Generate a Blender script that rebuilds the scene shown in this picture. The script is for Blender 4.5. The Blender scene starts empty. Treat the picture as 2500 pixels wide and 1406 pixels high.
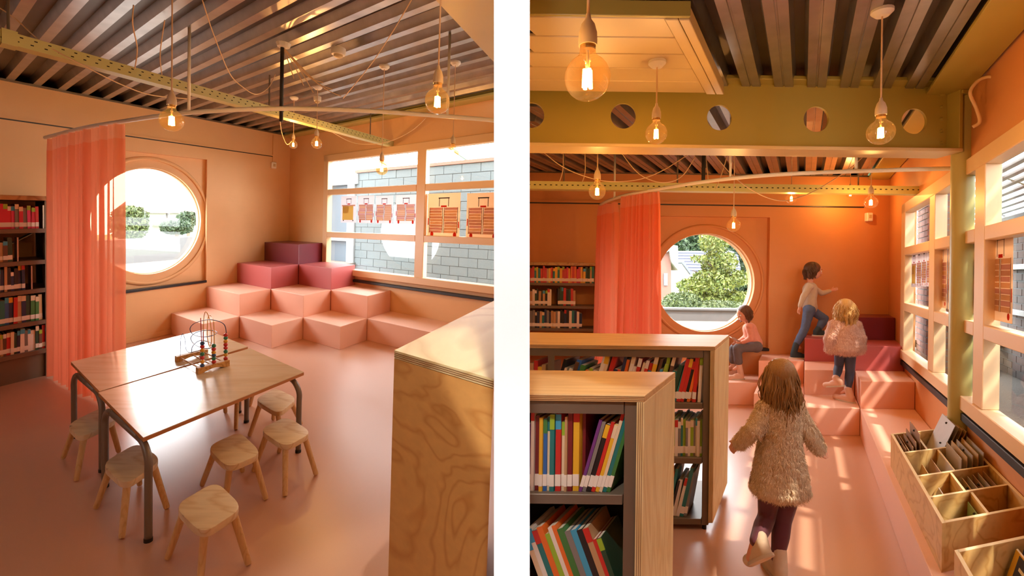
import bpy, bmesh, math, random
from mathutils import Vector, Matrix
random.seed(7)
SC = bpy.context.scene
COL = SC.collection

# ---------------------------------------------------------------- camera
F, CX, CY, ROLL = 1200.0, 1250.0, 660.0, 0.0135
CAM = Vector((0, 0, 1.65))
cd = bpy.data.cameras.new('camera')
cam = bpy.data.objects.new('camera', cd)
COL.objects.link(cam)
cd.sensor_fit = 'HORIZONTAL'
cd.sensor_width = 36.0
cd.lens = 36.0 * F / 2500.0
cd.shift_y = -(703.0 - CY) / 2500.0
cd.clip_start = 0.02
cd.clip_end = 300
_c, _s = math.cos(ROLL), math.sin(ROLL)
cam.matrix_world = Matrix(((_c, -_s, 0, 0), (0, 0, -1, 0), (_s, _c, 0, 1.65), (0, 0, 0, 1)))
SC.camera = cam

# ---------------------------------------------------------------- sky, sun, exposure
world = bpy.data.worlds.new('overcast_sky')
SC.world = world
world.use_nodes = True
bg = world.node_tree.nodes['Background']
bg.inputs[0].default_value = (0.95, 0.98, 1.0, 1)
bg.inputs[1].default_value = 14.0
sun_d = bpy.data.lights.new('sun', 'SUN')
sun_d.energy = 8.0
sun_d.angle = math.radians(1.2)
sun_d.color = (1.0, 0.9, 0.74)
sun = bpy.data.objects.new('sun', sun_d)
COL.objects.link(sun)
sun.rotation_euler = Vector((-0.62, 0.50, -1.25)).to_track_quat('-Z', 'Y').to_euler()
vs = SC.view_settings
vs.view_transform = 'Standard'
vs.look = 'None'
vs.exposure = 0.0
vs.gamma = 1.0
vs.use_curve_mapping = False
SC.cycles.use_adaptive_sampling = True
SC.cycles.adaptive_threshold = 0.03
SC.cycles.max_bounces = 8
SC.cycles.diffuse_bounces = 5
SC.cycles.glossy_bounces = 4
SC.cycles.transmission_bounces = 4
SC.cycles.transparent_max_bounces = 14
SC.cycles.sample_clamp_indirect = 6.0
SC.cycles.caustics_reflective = False
SC.cycles.caustics_refractive = False
SC.cycles.use_denoising = True
try:
    SC.cycles.denoiser = 'OPENIMAGEDENOISE'
    SC.cycles.denoising_prefilter = 'ACCURATE'
except Exception:
    pass

# ---------------------------------------------------------------- the two rooms' axes
def camdir(px, py):
    x = (px - CX) / F
    y = -(py - CY) / F
    return Vector((_c * x - _s * y, 1.0, _s * x + _c * y))
E1 = camdir(-270, 525).normalized()      # reading corner, left half: along the window wall
E2 = camdir(1700, 527).normalized()      # along the wall with the round window
E3 = -camdir(300, 25000).normalized()    # up
HL = 1.7
ML = Matrix((E1, E2, E3)).transposed()
MLI = ML.inverted()
def LP(a, b, c):
    return CAM + E1 * a + E2 * b + E3 * (c - HL)
def LQ(px, py, a=None, b=None, c=None):
    """room coordinates of a pixel on a known plane of the left room"""
    d = MLI @ camdir(px, py)
    t = a / d.x if a is not None else b / d.y if b is not None else (c - HL) / d.z
    return Vector((d.x * t, d.y * t, d.z * t + HL))
def LW(px, py, **k):
    q = LQ(px, py, **k)
    return LP(*q)
KR = 711.0 / 1200.0                      # right half: plan direction of its window wall
def RP(u, v, z):
    return Vector((u + KR * (v - 5.05), v, z))
def RZ(px, py, z):
    d = camdir(px, py)
    return CAM + d * ((z - CAM.z) / d.z)
def RY(px, py, y):
    return CAM + camdir(px, py) * y
def RU(px, py, u):
    d = camdir(px, py)
    y = (u - KR * 5.05) / (d.x - KR)
    return CAM + d * y
def inv_r(p):
    return Vector((p.x - KR * (p.y - 5.05), p.y, p.z))

# ---------------------------------------------------------------- helpers
def lin(r, g, b):
    f = lambda v: (v / 255.0) / 12.92 if v <= 10 else ((v / 255.0 + 0.055) / 1.055) ** 2.4
    return (f(r), f(g), f(b), 1.0)
_mats = {}
def mat(name, rgb, rough=0.6, metal=0.0, bump=0.0, scale=20.0, var=0.0, spec=0.5, stretch=None, emit=None, estr=0.0, sheen=0.0, coat=0.0, crough=0.03):
    if name in _mats:
        return _mats[name]
    m = bpy.data.materials.new(name)
    m.use_nodes = True
    nt = m.node_tree
    p = nt.nodes['Principled BSDF']
    col = lin(*rgb)
    p.inputs['Base Color'].default_value = col
    p.inputs['Roughness'].default_value = rough
    p.inputs['Metallic'].default_value = metal
    p.inputs['Specular IOR Level'].default_value = spec
    if sheen:
        p.inputs['Sheen Weight'].default_value = sheen
    if coat:
        p.inputs['Coat Weight'].default_value = coat
        p.inputs['Coat Roughness'].default_value = crough
    if emit:
        p.inputs['Emission Color'].default_value = lin(*emit)
        p.inputs['Emission Strength'].default_value = estr
    if bump or var:
        tc = nt.nodes.new('ShaderNodeTexCoord')
        mp = nt.nodes.new('ShaderNodeMapping')
        if stretch:
            mp.inputs['Scale'].default_value = stretch
        nt.links.new(tc.outputs['Object'], mp.inputs[0])
        nz = nt.nodes.new('ShaderNodeTexNoise')
        nz.inputs['Scale'].default_value = scale
        nz.inputs['Detail'].default_value = 5
        nt.links.new(mp.outputs[0], nz.inputs['Vector'])
        if bump:
            bp = nt.nodes.new('ShaderNodeBump')
            bp.inputs['Strength'].default_value = bump
            bp.inputs['Distance'].default_value = 0.02
            nt.links.new(nz.outputs[0], bp.inputs['Height'])
            nt.links.new(bp.outputs[0], p.inputs['Normal'])
        if var:
            mx = nt.nodes.new('ShaderNodeMix')
            mx.data_type = 'RGBA'
            lo = [max(0, v * (1 - var)) for v in col[:3]] + [1]
            hi = [min(1, v * (1 + var)) for v in col[:3]] + [1]
            mx.inputs[6].default_value = lo
            mx.inputs[7].default_value = hi
            nt.links.new(nz.outputs[0], mx.inputs[0])
            nt.links.new(mx.outputs[2], p.inputs['Base Color'])
    _mats[name] = m
    return m

def wood(name, light, dark, axis='z', ring=6.0, stretch=9.0, rough=0.5, knots=True, contrast=1.0, seed=0.0):
    """timber with wandering grain along AXIS and a few dark knots"""
    if name in _mats:
        return _mats[name]
    m = bpy.data.materials.new(name)
    m.use_nodes = True
    nt = m.node_tree
    N, Lk = nt.nodes, nt.links
    p = N['Principled BSDF']
    p.inputs['Roughness'].default_value = rough
    tc = N.new('ShaderNodeTexCoord')
    mp = N.new('ShaderNodeMapping')
    mp.inputs['Location'].default_value = (seed, seed * 1.7, seed * 0.6)
    sc = {'x': (1 / stretch, 1, 1), 'y': (1, 1 / stretch, 1), 'z': (1, 1, 1 / stretch)}[axis]
    mp.inputs['Scale'].default_value = sc
    Lk.new(tc.outputs['Object'], mp.inputs[0])
    nz = N.new('ShaderNodeTexNoise')
    nz.inputs['Scale'].default_value = ring
    nz.inputs['Detail'].default_value = 3
    nz.inputs['Distortion'].default_value = 0.6
    Lk.new(mp.outputs[0], nz.inputs['Vector'])
    mul = N.new('ShaderNodeMath'); mul.operation = 'MULTIPLY'; mul.inputs[1].default_value = 11.0
    Lk.new(nz.outputs[0], mul.inputs[0])
    fr = N.new('ShaderNodeMath'); fr.operation = 'PINGPONG'; fr.inputs[1].default_value = 0.5
    Lk.new(mul.outputs[0], fr.inputs[0])
    fine = N.new('ShaderNodeTexNoise')
    fine.inputs['Scale'].default_value = ring * 14
    fine.inputs['Detail'].default_value = 4
    Lk.new(mp.outputs[0], fine.inputs['Vector'])
    ramp = N.new('ShaderNodeValToRGB')
    ramp.color_ramp.elements[0].position = 0.0
    ramp.color_ramp.elements[0].color = lin(*dark)
    ramp.color_ramp.elements[1].position = 0.22 * contrast
    ramp.color_ramp.elements[1].color = lin(*light)
    Lk.new(fr.outputs[0], ramp.inputs[0])
    mx = N.new('ShaderNodeMix'); mx.data_type = 'RGBA'; mx.blend_type = 'MULTIPLY'
    mx.inputs[0].default_value = 0.22
    Lk.new(ramp.outputs[0], mx.inputs[6])
    Lk.new(fine.outputs[0], mx.inputs[7])
    out = mx.outputs[2]
    if knots:
        vo = N.new('ShaderNodeTexVoronoi')
        vo.inputs['Scale'].default_value = 3.4
        mp2 = N.new('ShaderNodeMapping')
        sc2 = {'x': (0.45, 1, 1), 'y': (1, 0.45, 1), 'z': (1, 1, 0.45)}[axis]
        mp2.inputs['Scale'].default_value = sc2
        mp2.inputs['Location'].default_value = (seed * 2, seed, seed)
        Lk.new(tc.outputs['Object'], mp2.inputs[0])
        Lk.new(mp2.outputs[0], vo.inputs['Vector'])
        kr = N.new('ShaderNodeValToRGB')
        kr.color_ramp.elements[0].position = 0.045
        kr.color_ramp.elements[0].color = (1, 1, 1, 1)
        kr.color_ramp.elements[1].position = 0.08
        kr.color_ramp.elements[1].color = (0, 0, 0, 1)
        Lk.new(vo.outputs['Distance'], kr.inputs[0])
        mk = N.new('ShaderNodeMix'); mk.data_type = 'RGBA'
        Lk.new(kr.outputs[0], mk.inputs[0])
        Lk.new(out, mk.inputs[6])
        mk.inputs[7].default_value = lin(dark[0] * 0.5, dark[1] * 0.45, dark[2] * 0.4)
        out = mk.outputs[2]
    Lk.new(out, p.inputs['Base Color'])
    _mats[name] = m
    return m

def glass_mat(name, tint=(255, 255, 255), gloss=0.05, rough=0.02):
    """clear thin glass: mostly transparent with a faint reflection"""
    if name in _mats:
        return _mats[name]
    m = bpy.data.materials.new(name)
    m.use_nodes = True
    N, Lk = m.node_tree.nodes, m.node_tree.links
    N.remove(N['Principled BSDF'])
    t = N.new('ShaderNodeBsdfTransparent'); t.inputs[0].default_value = lin(*tint)
    g = N.new('ShaderNodeBsdfGlossy'); g.inputs['Roughness'].default_value = rough
    lw = N.new('ShaderNodeLayerWeight'); lw.inputs[0].default_value = 0.35
    mu = N.new('ShaderNodeMath'); mu.operation = 'MULTIPLY_ADD'
    mu.inputs[1].default_value = gloss * 6; mu.inputs[2].default_value = gloss * 0.5
    Lk.new(lw.outputs['Facing'], mu.inputs[0])
    mx = N.new('ShaderNodeMixShader')
    Lk.new(mu.outputs[0], mx.inputs[0]); Lk.new(t.outputs[0], mx.inputs[1]); Lk.new(g.outputs[0], mx.inputs[2])
    Lk.new(mx.outputs[0], N['Material Output'].inputs[0])
    _mats[name] = m
    return m

def tag(o, label=None, cat=None, group=None, kind=None):
    if label: o['label'] = label
    if cat: o['category'] = cat
    if group: o['group'] = group
    if kind: o['kind'] = kind
    return o
def root(name, loc, label=None, cat=None, group=None, kind=None):
    o = bpy.data.objects.new(name, None)
    o.empty_display_size = 0.1
    COL.objects.link(o)
    o.location = loc
    return tag(o, label, cat, group, kind)
def base_of(o):
    v = Vector((0, 0, 0))
    while o is not None:
        v = v + o.location
        o = o.parent
    return v

class MB:
    """collects world-space faces, then becomes ONE mesh object"""
    def __init__(self):
        self.v, self.f, self.m = [], [], []
    def add(self, vs_, fs, mi=0):
        n = len(self.v)
        self.v += [Vector(x) for x in vs_]
        for f in fs:
            self.f.append([n + i for i in f]); self.m.append(mi)
        return self
    def hexa(self, p, mi=0):
        """eight corners: bottom ring 0-3, top ring 4-7"""
        return self.add(p, [(0, 3, 2, 1), (4, 5, 6, 7), (0, 1, 5, 4), (1, 2, 6, 5), (2, 3, 7, 6), (3, 0, 4, 7)], mi)
    def fbox(self, fr, a, b, c, mi=0):
        (a0, a1), (b0, b1), (c0, c1) = a, b, c
        return self.hexa([fr(a0, b0, c0), fr(a1, b0, c0), fr(a1, b1, c0), fr(a0, b1, c0),
                          fr(a0, b0, c1), fr(a1, b0, c1), fr(a1, b1, c1), fr(a0, b1, c1)], mi)
    def prism(self, bot, top, mi=0):
        n = len(bot)
        fs = [tuple(reversed(range(n))), tuple(range(n, 2 * n))]
        fs += [(i, (i + 1) % n, n + (i + 1) % n, n + i) for i in range(n)]
        return self.add(list(bot) + list(top), fs, mi)
    def tube(self, pts, r, n=10, mi=0, caps=True):
        pts = [Vector(p) for p in pts]
        rs = r if isinstance(r, (list, tuple)) else [r] * len(pts)
        rings = []
        up = None
        for i, p in enumerate(pts):
            t = (pts[min(i + 1, len(pts) - 1)] - pts[max(i - 1, 0)])
            t = t.normalized() if t.length > 1e-9 else Vector((0, 0, 1))
            if up is None:
                up = t.orthogonal().normalized()
            else:
                up = up - t * up.dot(t)
                up = up.normalized() if up.length > 1e-6 else t.orthogonal().normalized()
            s = t.cross(up)
            rings.append([p + (up * math.cos(2 * math.pi * k / n) + s * math.sin(2 * math.pi * k / n)) * rs[i] for k in range(n)])
        vs_ = [v for rg in rings for v in rg]
        fs = []
        for i in range(len(pts) - 1):
            for k in range(n):
                fs.append((i * n + k, i * n + (k + 1) % n, (i + 1) * n + (k + 1) % n, (i + 1) * n + k))
        if caps:
            fs.append(tuple(reversed(range(n))))
            fs.append(tuple((len(pts) - 1) * n + k for k in range(n)))
        return self.add(vs_, fs, mi)
    def lathe(self, cen, prof, n=20, up=Vector((0, 0, 1)), mi=0, sx=1.0):
        """profile of (radius, height) pairs turned about UP"""
        up = Vector(up).normalized()
        x = Vector((1, 0, 0)); x = (x - up * x.dot(up)).normalized(); y = up.cross(x)
        vs_, fs = [], []
        for (r, h) in prof:
            for k in range(n):
                t = 2 * math.pi * k / n
                vs_.append(Vector(cen) + up * h + (x * math.cos(t) * sx + y * math.sin(t)) * max(r, 1e-5))
        for i in range(len(prof) - 1):
            for k in range(n):
                fs.append((i * n + k, i * n + (k + 1) % n, (i + 1) * n + (k + 1) % n, (i + 1) * n + k))
        return self.add(vs_, fs, mi)
    def ball(self, cen, r, n=14, rings=9, mi=0, scale=(1, 1, 1), rot=None):
        vs_, fs = [], []
        for i in range(rings + 1):
            th = math.pi * i / rings
            for k in range(n):
                ph = 2 * math.pi * k / n
                v = Vector((math.sin(th) * math.cos(ph) * scale[0], math.sin(th) * math.sin(ph) * scale[1], math.cos(th) * scale[2])) * r
                if rot is not None: v = rot @ v
                vs_.append(Vector(cen) + v)
        for i in range(rings):
            for k in range(n):
                fs.append((i * n + k, (i + 1) * n + k, (i + 1) * n + (k + 1) % n, i * n + (k + 1) % n))
        return self.add(vs_, fs, mi)
    def build(self, name, mats, parent=None, smooth=False, bevel=0.0, seg=1, loc=None, weld=1e-5):
        o0 = Vector(loc) if loc is not None else (base_of(parent) if parent is not None else (self.v[0].copy() if self.v else Vector()))
        me = bpy.data.meshes.new(name)
        bm = bmesh.new()
        vv = [bm.verts.new(v - o0) for v in self.v]
        for f, mi in zip(self.f, self.m):
            try:
                fc = bm.faces.new([vv[i] for i in f]); fc.material_index = mi
            except ValueError:
                pass
        if weld: bmesh.ops.remove_doubles(bm, verts=bm.verts, dist=weld)
        bmesh.ops.recalc_face_normals(bm, faces=bm.faces)
        if bevel:
            es = [e for e in bm.edges if len(e.link_faces) == 2 and e.calc_face_angle(0) > 0.5]
            bmesh.ops.bevel(bm, geom=es, offset=bevel, segments=seg, affect='EDGES', profile=0.6)
        bm.to_mesh(me); bm.free()
        if smooth:
            for p_ in me.polygons: p_.use_smooth = True
            if smooth != 'all':
                try: me.set_sharp_from_angle(angle=0.7)
                except Exception: pass
        for m_ in (mats if isinstance(mats, (list, tuple)) else [mats]):
            me.materials.append(m_)
        o = bpy.data.objects.new(name, me)
        COL.objects.link(o)
        if parent is not None:
            o.parent = parent
        else:
            o.location = o0
        return o

def copy_tree(o, loc=None, parent=None):
    c = o.copy(); COL.objects.link(c)
    c.parent = parent
    if loc is not None: c.location = loc
    for ch in o.children:
        copy_tree(ch, None, c)
    return c
ORD = ['first', 'second', 'third', 'fourth', 'fifth', 'sixth', 'seventh', 'eighth', 'ninth', 'tenth', 'eleventh', 'twelfth', 'thirteenth', 'fourteenth', 'fifteenth',
       'sixteenth', 'seventeenth', 'eighteenth', 'nineteenth', 'twentieth'] + ['twenty-' + x for x in ('first', 'second', 'third', 'fourth', 'fifth', 'sixth', 'seventh', 'eighth', 'ninth')] + \
      ['thirtieth'] + ['thirty-' + x for x in ('first', 'second', 'third', 'fourth', 'fifth', 'sixth', 'seventh', 'eighth', 'ninth')] + ['fortieth'] + ['forty-' + x for x in ('first', 'second', 'third', 'fourth', 'fifth', 'sixth', 'seventh', 'eighth', 'ninth')]
def smooth_path(pts, n=8):
    """Catmull-Rom through pts"""
    pts = [Vector(p) for p in pts]
    out = []
    for i in range(len(pts) - 1):
        p0, p1, p2, p3 = pts[max(i - 1, 0)], pts[i], pts[i + 1], pts[min(i + 2, len(pts) - 1)]
        for k in range(n):
            t = k / n
            out.append(0.5 * ((2 * p1) + (p2 - p0) * t + (2 * p0 - 5 * p1 + 4 * p2 - p3) * t * t + (3 * p1 - p0 - 3 * p2 + p3) * t ** 3))
    out.append(pts[-1])
    return out

# ---------------------------------------------------------------- shared materials
def masonry(name, rgb, rough=0.62):
    """painted brickwork: the joints show only as fine relief"""
    m = mat(name, rgb, rough=rough, var=0.06, scale=3.0)
    nt = m.node_tree
    tc = nt.nodes.new('ShaderNodeTexCoord')
    sp = nt.nodes.new('ShaderNodeSeparateXYZ'); nt.links.new(tc.outputs['Object'], sp.inputs[0])
    ad = nt.nodes.new('ShaderNodeMath'); ad.operation = 'ADD'
    nt.links.new(sp.outputs[0], ad.inputs[0]); nt.links.new(sp.outputs[1], ad.inputs[1])
    cb = nt.nodes.new('ShaderNodeCombineXYZ')
    nt.links.new(ad.outputs[0], cb.inputs[0]); nt.links.new(sp.outputs[2], cb.inputs[1])
    br = nt.nodes.new('ShaderNodeTexBrick')
    br.inputs['Scale'].default_value = 3.2
    br.inputs['Mortar Size'].default_value = 0.012
    br.inputs['Brick Width'].default_value = 0.7; br.inputs['Row Height'].default_value = 0.21
    br.inputs['Color1'].default_value = (1, 1, 1, 1); br.inputs['Color2'].default_value = (0.9, 0.9, 0.9, 1); br.inputs['Mortar'].default_value = (0, 0, 0, 1)
    nt.links.new(cb.outputs[0], br.inputs['Vector'])
    bp = nt.nodes.new('ShaderNodeBump'); bp.inputs['Strength'].default_value = 0.18; bp.inputs['Distance'].default_value = 0.01
    nt.links.new(br.outputs[0], bp.inputs['Height'])
    nt.links.new(bp.outputs[0], nt.nodes['Principled BSDF'].inputs['Normal'])
    return m
M_WALL = masonry('peach_paint', (230, 184, 132))
M_WALLR = masonry('orange_lit_peach_paint', (214, 146, 88))  # same wall paint, orange bulb light put into the colour
M_FLOOR = mat('pink_linoleum', (205, 156, 128), rough=0.36, bump=0.02, scale=300, var=0.05, spec=0.5, coat=0.3, crough=0.26)
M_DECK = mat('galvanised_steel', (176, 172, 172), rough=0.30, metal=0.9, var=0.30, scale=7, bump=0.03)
M_PAN = mat('shaded_steel_pan', (88, 78, 72), rough=0.40, metal=0.85, var=0.25, scale=5)  # same steel as the ribs, shade of the recesses put into the colour
M_DARK = mat('void_shade', (26, 22, 20), rough=0.9)  # near-black, the shade of open voids put into the colour
M_GREEN = mat('olive_green_paint', (186, 176, 104), rough=0.42, var=0.05, scale=4)
M_GREENC = mat('sage_column_paint', (176, 168, 108), rough=0.4, var=0.04, scale=4)
M_GREENR = mat('olive_steel_paint', (166, 150, 74), rough=0.4, var=0.05, scale=4)
M_CREAM = mat('cream_panel_paint', (204, 182, 138), rough=0.4, var=0.04, scale=5)
M_FRAME = mat('warm_lit_window_paint', (228, 194, 152), rough=0.42)  # warm lamp light put into the frame colour
M_WHITE = mat('white_enamel', (240, 234, 220), rough=0.35)
M_PART = mat('white_wall_paint', (252, 252, 252), rough=0.9, spec=0.1)
M_PANE = glass_mat('window_glass', gloss=0.035)
M_BULBGLASS = glass_mat('bulb_glass', tint=(255, 232, 190), gloss=0.05, rough=0.02)
_n, _l = M_BULBGLASS.node_tree.nodes, M_BULBGLASS.node_tree.links
_em = _n.new('ShaderNodeEmission'); _em.inputs[0].default_value = lin(255, 190, 96); _em.inputs[1].default_value = 0.10
_ad = _n.new('ShaderNodeAddShader'); _mx = [x for x in _n if x.type == 'MIX_SHADER'][0]
_l.new(_mx.outputs[0], _ad.inputs[0]); _l.new(_em.outputs[0], _ad.inputs[1]); _l.new(_ad.outputs[0], _n['Material Output'].inputs[0])
M_BLACK = mat('black_rubber', (28, 25, 24), rough=0.5)
M_GREYMETAL = mat('grey_brown_steel', (124, 112, 102), rough=0.38, metal=0.25)
M_SHELF = mat('bronze_grey_steel', (112, 98, 82), rough=0.42, metal=0.2)
M_ALU = mat('bright_steel', (180, 176, 170), rough=0.3, metal=0.9)
M_BRICK = mat('red_brown_brick', (112, 72, 58), rough=0.85, var=0.25, scale=14, bump=0.3)
M_BLOCK = mat('grey_concrete_block', (98, 108, 110), rough=0.9, var=0.10, scale=40, bump=0.2)
M_MORTAR = mat('pale_mortar', (96, 104, 106), rough=0.95, var=0.1, scale=40)
M_GRAVEL = mat('pale_gravel', (112, 108, 102), rough=0.95, var=0.35, scale=60, bump=0.8)
M_CONC = mat('pale_concrete', (96, 98, 100), rough=0.85, var=0.08, scale=10)

# ================================================================ SHELL, LEFT ROOM
A0, B0, CW, CD = 7.37, 4.80, 3.13, 3.22     # round-window wall, window wall, wall top, deck
def lx_a(b, c=1.5, x=-0.03):                # where a line of constant b meets the white dividing wall
    base = CAM.x + E2.x * b + E3.x * (c - HL)
    return (x - base) / E1.x
def floor_poly(c):
    # plan corners (a, b) of the left room
    pts = [(A0 + 0.14, -2.5), (A0 + 0.14, B0 + 0.12), (lx_a(B0 + 0.12, c), B0 + 0.12)]
    det = E1.x * E2.y - E1.y * E2.x
    def solve(X, Y):
        rx, ry = X - E3.x * (c - HL), Y - E3.y * (c - HL)
        return ((rx * E2.y - ry * E2.x) / det, (E1.x * ry - E1.y * rx) / det)
    pts += [solve(-0.03, -1.3), solve(-2.1, -1.3)]
    return pts
m = MB(); pl = floor_poly(0.0)
m.prism([LP(a, b, -0.10) for a, b in pl], [LP(a, b, 0.0) for a, b in pl])
tag(m.build('floor', M_FLOOR), 'glossy terracotta pink floor of the reading corner with the table', 'floor', kind='structure')

# -- wall with the round window: wall around a rectangular niche, niche panel with a round hole
NB = (1.62, 3.17); NC = (0.71, 2.545)       # niche along the wall and in height
RC = (2.37, 1.62); RR = 0.735               # round opening
m = MB()
T = 0.14
def wall_piece(mb, fr, b, c, t0, t1): mb.fbox(lambda x, y, z: fr(x, y, z), t0, b, c)
for (b0, b1, c0, c1) in ((-2.5, NB[0], -0.05, CW), (NB[1], B0, -0.05, CW), (NB[0], NB[1], -0.05, NC[0]), (NB[0], NB[1], NC[1], CW)):
    m.fbox(LP, (A0, A0 + T), (b0, b1), (c0, c1))
wl = m.build('wall_left', M_WALL)
tag(wl, 'peach painted brick wall around the round window behind the orange curtain', 'wall', kind='structure')
def round_panel(mb, P, x0, x1, rect, cen, r, n=64):
    """plate between x0 and x1 (thickness axis) filling RECT but for a round hole"""
    (b0, b1), (c0, c1) = rect
    outer, inner = [], []
    for k in range(n):
        t = 2 * math.pi * k / n
        dx, dy = math.cos(t), math.sin(t)
        inner.append((cen[0] + dx * r, cen[1] + dy * r))
        s = min(((b1 - cen[0]) / dx if dx > 1e-9 else (b0 - cen[0]) / dx if dx < -1e-9 else 1e9),
                ((c1 - cen[1]) / dy if dy > 1e-9 else (c0 - cen[1]) / dy if dy < -1e-9 else 1e9))
        outer.append((cen[0] + dx * s, cen[1] + dy * s))
    # pull the nearest samples onto the true corners
    for cb in (b0, b1):
        for cc in (c0, c1):
            k = min(range(n), key=lambda i: (outer[i][0] - cb) ** 2 + (outer[i][1] - cc) ** 2)
            outer[k] = (cb, cc)
    vs_, fs = [], []
    for x in (x0, x1):
        vs_ += [P(x, *q) for q in outer] + [P(x, *q) for q in inner]
    for k in range(n):
        j = (k + 1) % n
        fs += [(k, j, n + j, n + k), (2 * n + k, 3 * n + k, 3 * n + j, 2 * n + j), (n + k, n + j, 3 * n + j, 3 * n + k), (k, 2 * n + k, 2 * n + j, j)]
    mb.add(vs_, fs)
def ring(mb, P, x, cen, r0, r1, depth, n=72):
    vs_, fs = [], []
    prof = [(r0, x), (r0, x - depth), (r0 + (r1 - r0) * 0.35, x - depth * 1.5), (r1, x - depth * 0.6), (r1, x)]
    for (r, xx) in prof:
        vs_ += [P(xx, cen[0] + math.cos(2 * math.pi * k / n) * r, cen[1] + math.sin(2 * math.pi * k / n) * r) for k in range(n)]
    for i in range(len(prof) - 1):
        for k in range(n):
            fs.append((i * n + k, i * n + (k + 1) % n, (i + 1) * n + (k + 1) % n, (i + 1) * n + k))
    mb.add(vs_, fs)
m = MB(); round_panel(m, LP, A0 + 0.07, A0 + T + 0.12, (NB, NC), RC, RR)
m.build('niche_panel', M_WALL, wl, smooth=True)
w1 = root('window_1', LP(A0 + 0.1, RC[0], RC[1] - RR), 'large round window in the peach wall beside the orange curtain', 'window', kind='structure')
m = MB(); ring(m, LP, A0 + 0.07, RC, RR + 0.10, RR + 0.15, 0.022); m.build('moulding', M_WALL, w1, smooth='all')
m = MB(); ring(m, LP, A0 + 0.17, RC, RR - 0.015, RR + 0.02, 0.03); m.build('window_frame', M_FRAME, w1, smooth='all')
m = MB(); n = 48
m.add([LP(A0 + 0.18, RC[0] + math.cos(2 * math.pi * k / n) * RR, RC[1] + math.sin(2 * math.pi * k / n) * RR) for k in range(n)], [tuple(range(n))])
m.build('pane', M_PANE, w1)
m = MB(); m.fbox(LP, (A0 - 0.03, A0 + 0.07), (1.3, NB[1]), (0.675, NC[0])); m.build('sill', M_BLACK, w1, bevel=0.004)
m = MB(); m.fbox(LP, (A0 - 0.02, A0), (1.55, 3.2), (0, 0.07)); tag(m.build('baseboard_left', M_WALL, bevel=0.003), 'low peach skirting board below the round window', 'baseboard', kind='structure')
# conduit line and its end box on the round-window wall
t = root('wall_conduit', LP(A0, 0.4, 2.75), 'thin dark-lined conduit running along the upper peach wall', 'conduit')
m = MB(); m.fbox(LP, (A0 - 0.018, A0), (-0.5, 4.42), (2.735, 2.755)); m.build('trunking', M_WALL, t)
m = MB(); m.fbox(LP, (A0 - 0.012, A0), (-0.5, 4.42), (2.722, 2.735)); m.build('dark_underline', M_BLACK, t)  # black strip along the underside of the trunking
m = MB(); m.fbox(LP, (A0 - 0.02, A0), (4.40, 4.42), (2.62, 3.1)); m.build('drop_pipe', M_WALL, t)
t = root('wall_sensor', LP(A0, 4.4, 2.5), 'small white wall sensor box at the end of the conduit near the corner', 'sensor')
m = MB(); m.fbox(LP, (A0 - 0.06, A0), (4.36, 4.46), (2.52, 2.63)); m.build('housing', M_WHITE, t, bevel=0.008)
m = MB(); m.fbox(LP, (A0 - 0.065, A0 - 0.06), (4.385, 4.435), (2.55, 2.60)); m.build('sensor_window', M_CREAM, t)
# metal trim on the wall top
m = MB(); m.fbox(LP, (A0 - 0.02, A0 + 0.02), (-2.5, B0), (CW, CW + 0.022)); tag(m.build('trim_1', M_SHELF), 'dark metal edge trim along the top of the peach wall', 'trim', kind='structure')

# -- window wall: wall pieces, window grid
WA1, WC = 6.16, (0.775, 2.70)
aend = lx_a(B0, 1.5)
m = MB()
for (a0, a1, c0, c1) in ((WA1, A0 + T, -0.05, CW), (aend - 0.1, WA1, -0.05, WC[0]), (aend - 0.1, WA1, WC[1], CW)):
    m.fbox(LP, (a0, a1), (B0, B0 + 0.16), (c0, c1))
tag(m.build('wall_right', M_WALL), 'peach painted wall holding the large gridded window above the bench', 'wall', kind='structure')
w2 = root('window_2', LP(WA1, B0, WC[0]), 'large cream gridded window with book-suitcase posters above the pink bench', 'window', kind='structure')
FB = (B0 - 0.035, B0 + 0.075)
m = MB(); m.fbox(LP, (WA1 - 0.10, WA1 + 0.03), FB, WC); m.build('side_jamb', M_FRAME, w2, bevel=0.006)
m = MB(); m.fbox(LP, (aend, WA1 + 0.03), FB, (WC[1] - 0.11, WC[1])); m.build('head_rail', M_FRAME, w2, bevel=0.006)
m = MB(); m.fbox(LP, (aend, WA1 + 0.03), (B0 - 0.06, FB[1]), (WC[0] - 0.02, WC[0] + 0.075)); m.build('bottom_rail', M_FRAME, w2, bevel=0.006)
MUL = 3.75
m = MB(); m.fbox(LP, (MUL - 0.10, MUL + 0.08), FB, (WC[0], WC[1] - 0.1)); m.build('mullion', M_FRAME, w2, bevel=0.006)
TR = (1.385, 2.085)
for c in TR:
    for (a0, a1) in ((MUL + 0.08, WA1 - 0.1), (aend, MUL - 0.1)):
        m = MB(); m.fbox(LP, (a0, a1), FB, (c - 0.045, c + 0.045)); m.build('transom', M_FRAME, w2, bevel=0.006)
rows = [(WC[0] + 0.075, TR[0] - 0.045), (TR[0] + 0.045, TR[1] - 0.045), (TR[1] + 0.045, WC[1] - 0.11)]
for (a0, a1) in ((MUL + 0.08, WA1 - 0.10), (aend, MUL - 0.10)):
    for (c0, c1) in rows:
        m = MB(); b = B0 + 0.05
        m.add([LP(a0, b, c0), LP(a1, b, c0), LP(a1, b, c1), LP(a0, b, c1)], [(0, 1, 2, 3)])
        m.build('pane', M_PANE, w2)
m = MB(); m.fbox(LP, (aend, 5.30), (B0 - 0.05, B0), (0.66, 0.70)); tag(m.build('trim_2', M_BLACK, bevel=0.004), 'black cable strip on the wall below the gridded window', 'trim', kind='structure')

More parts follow.
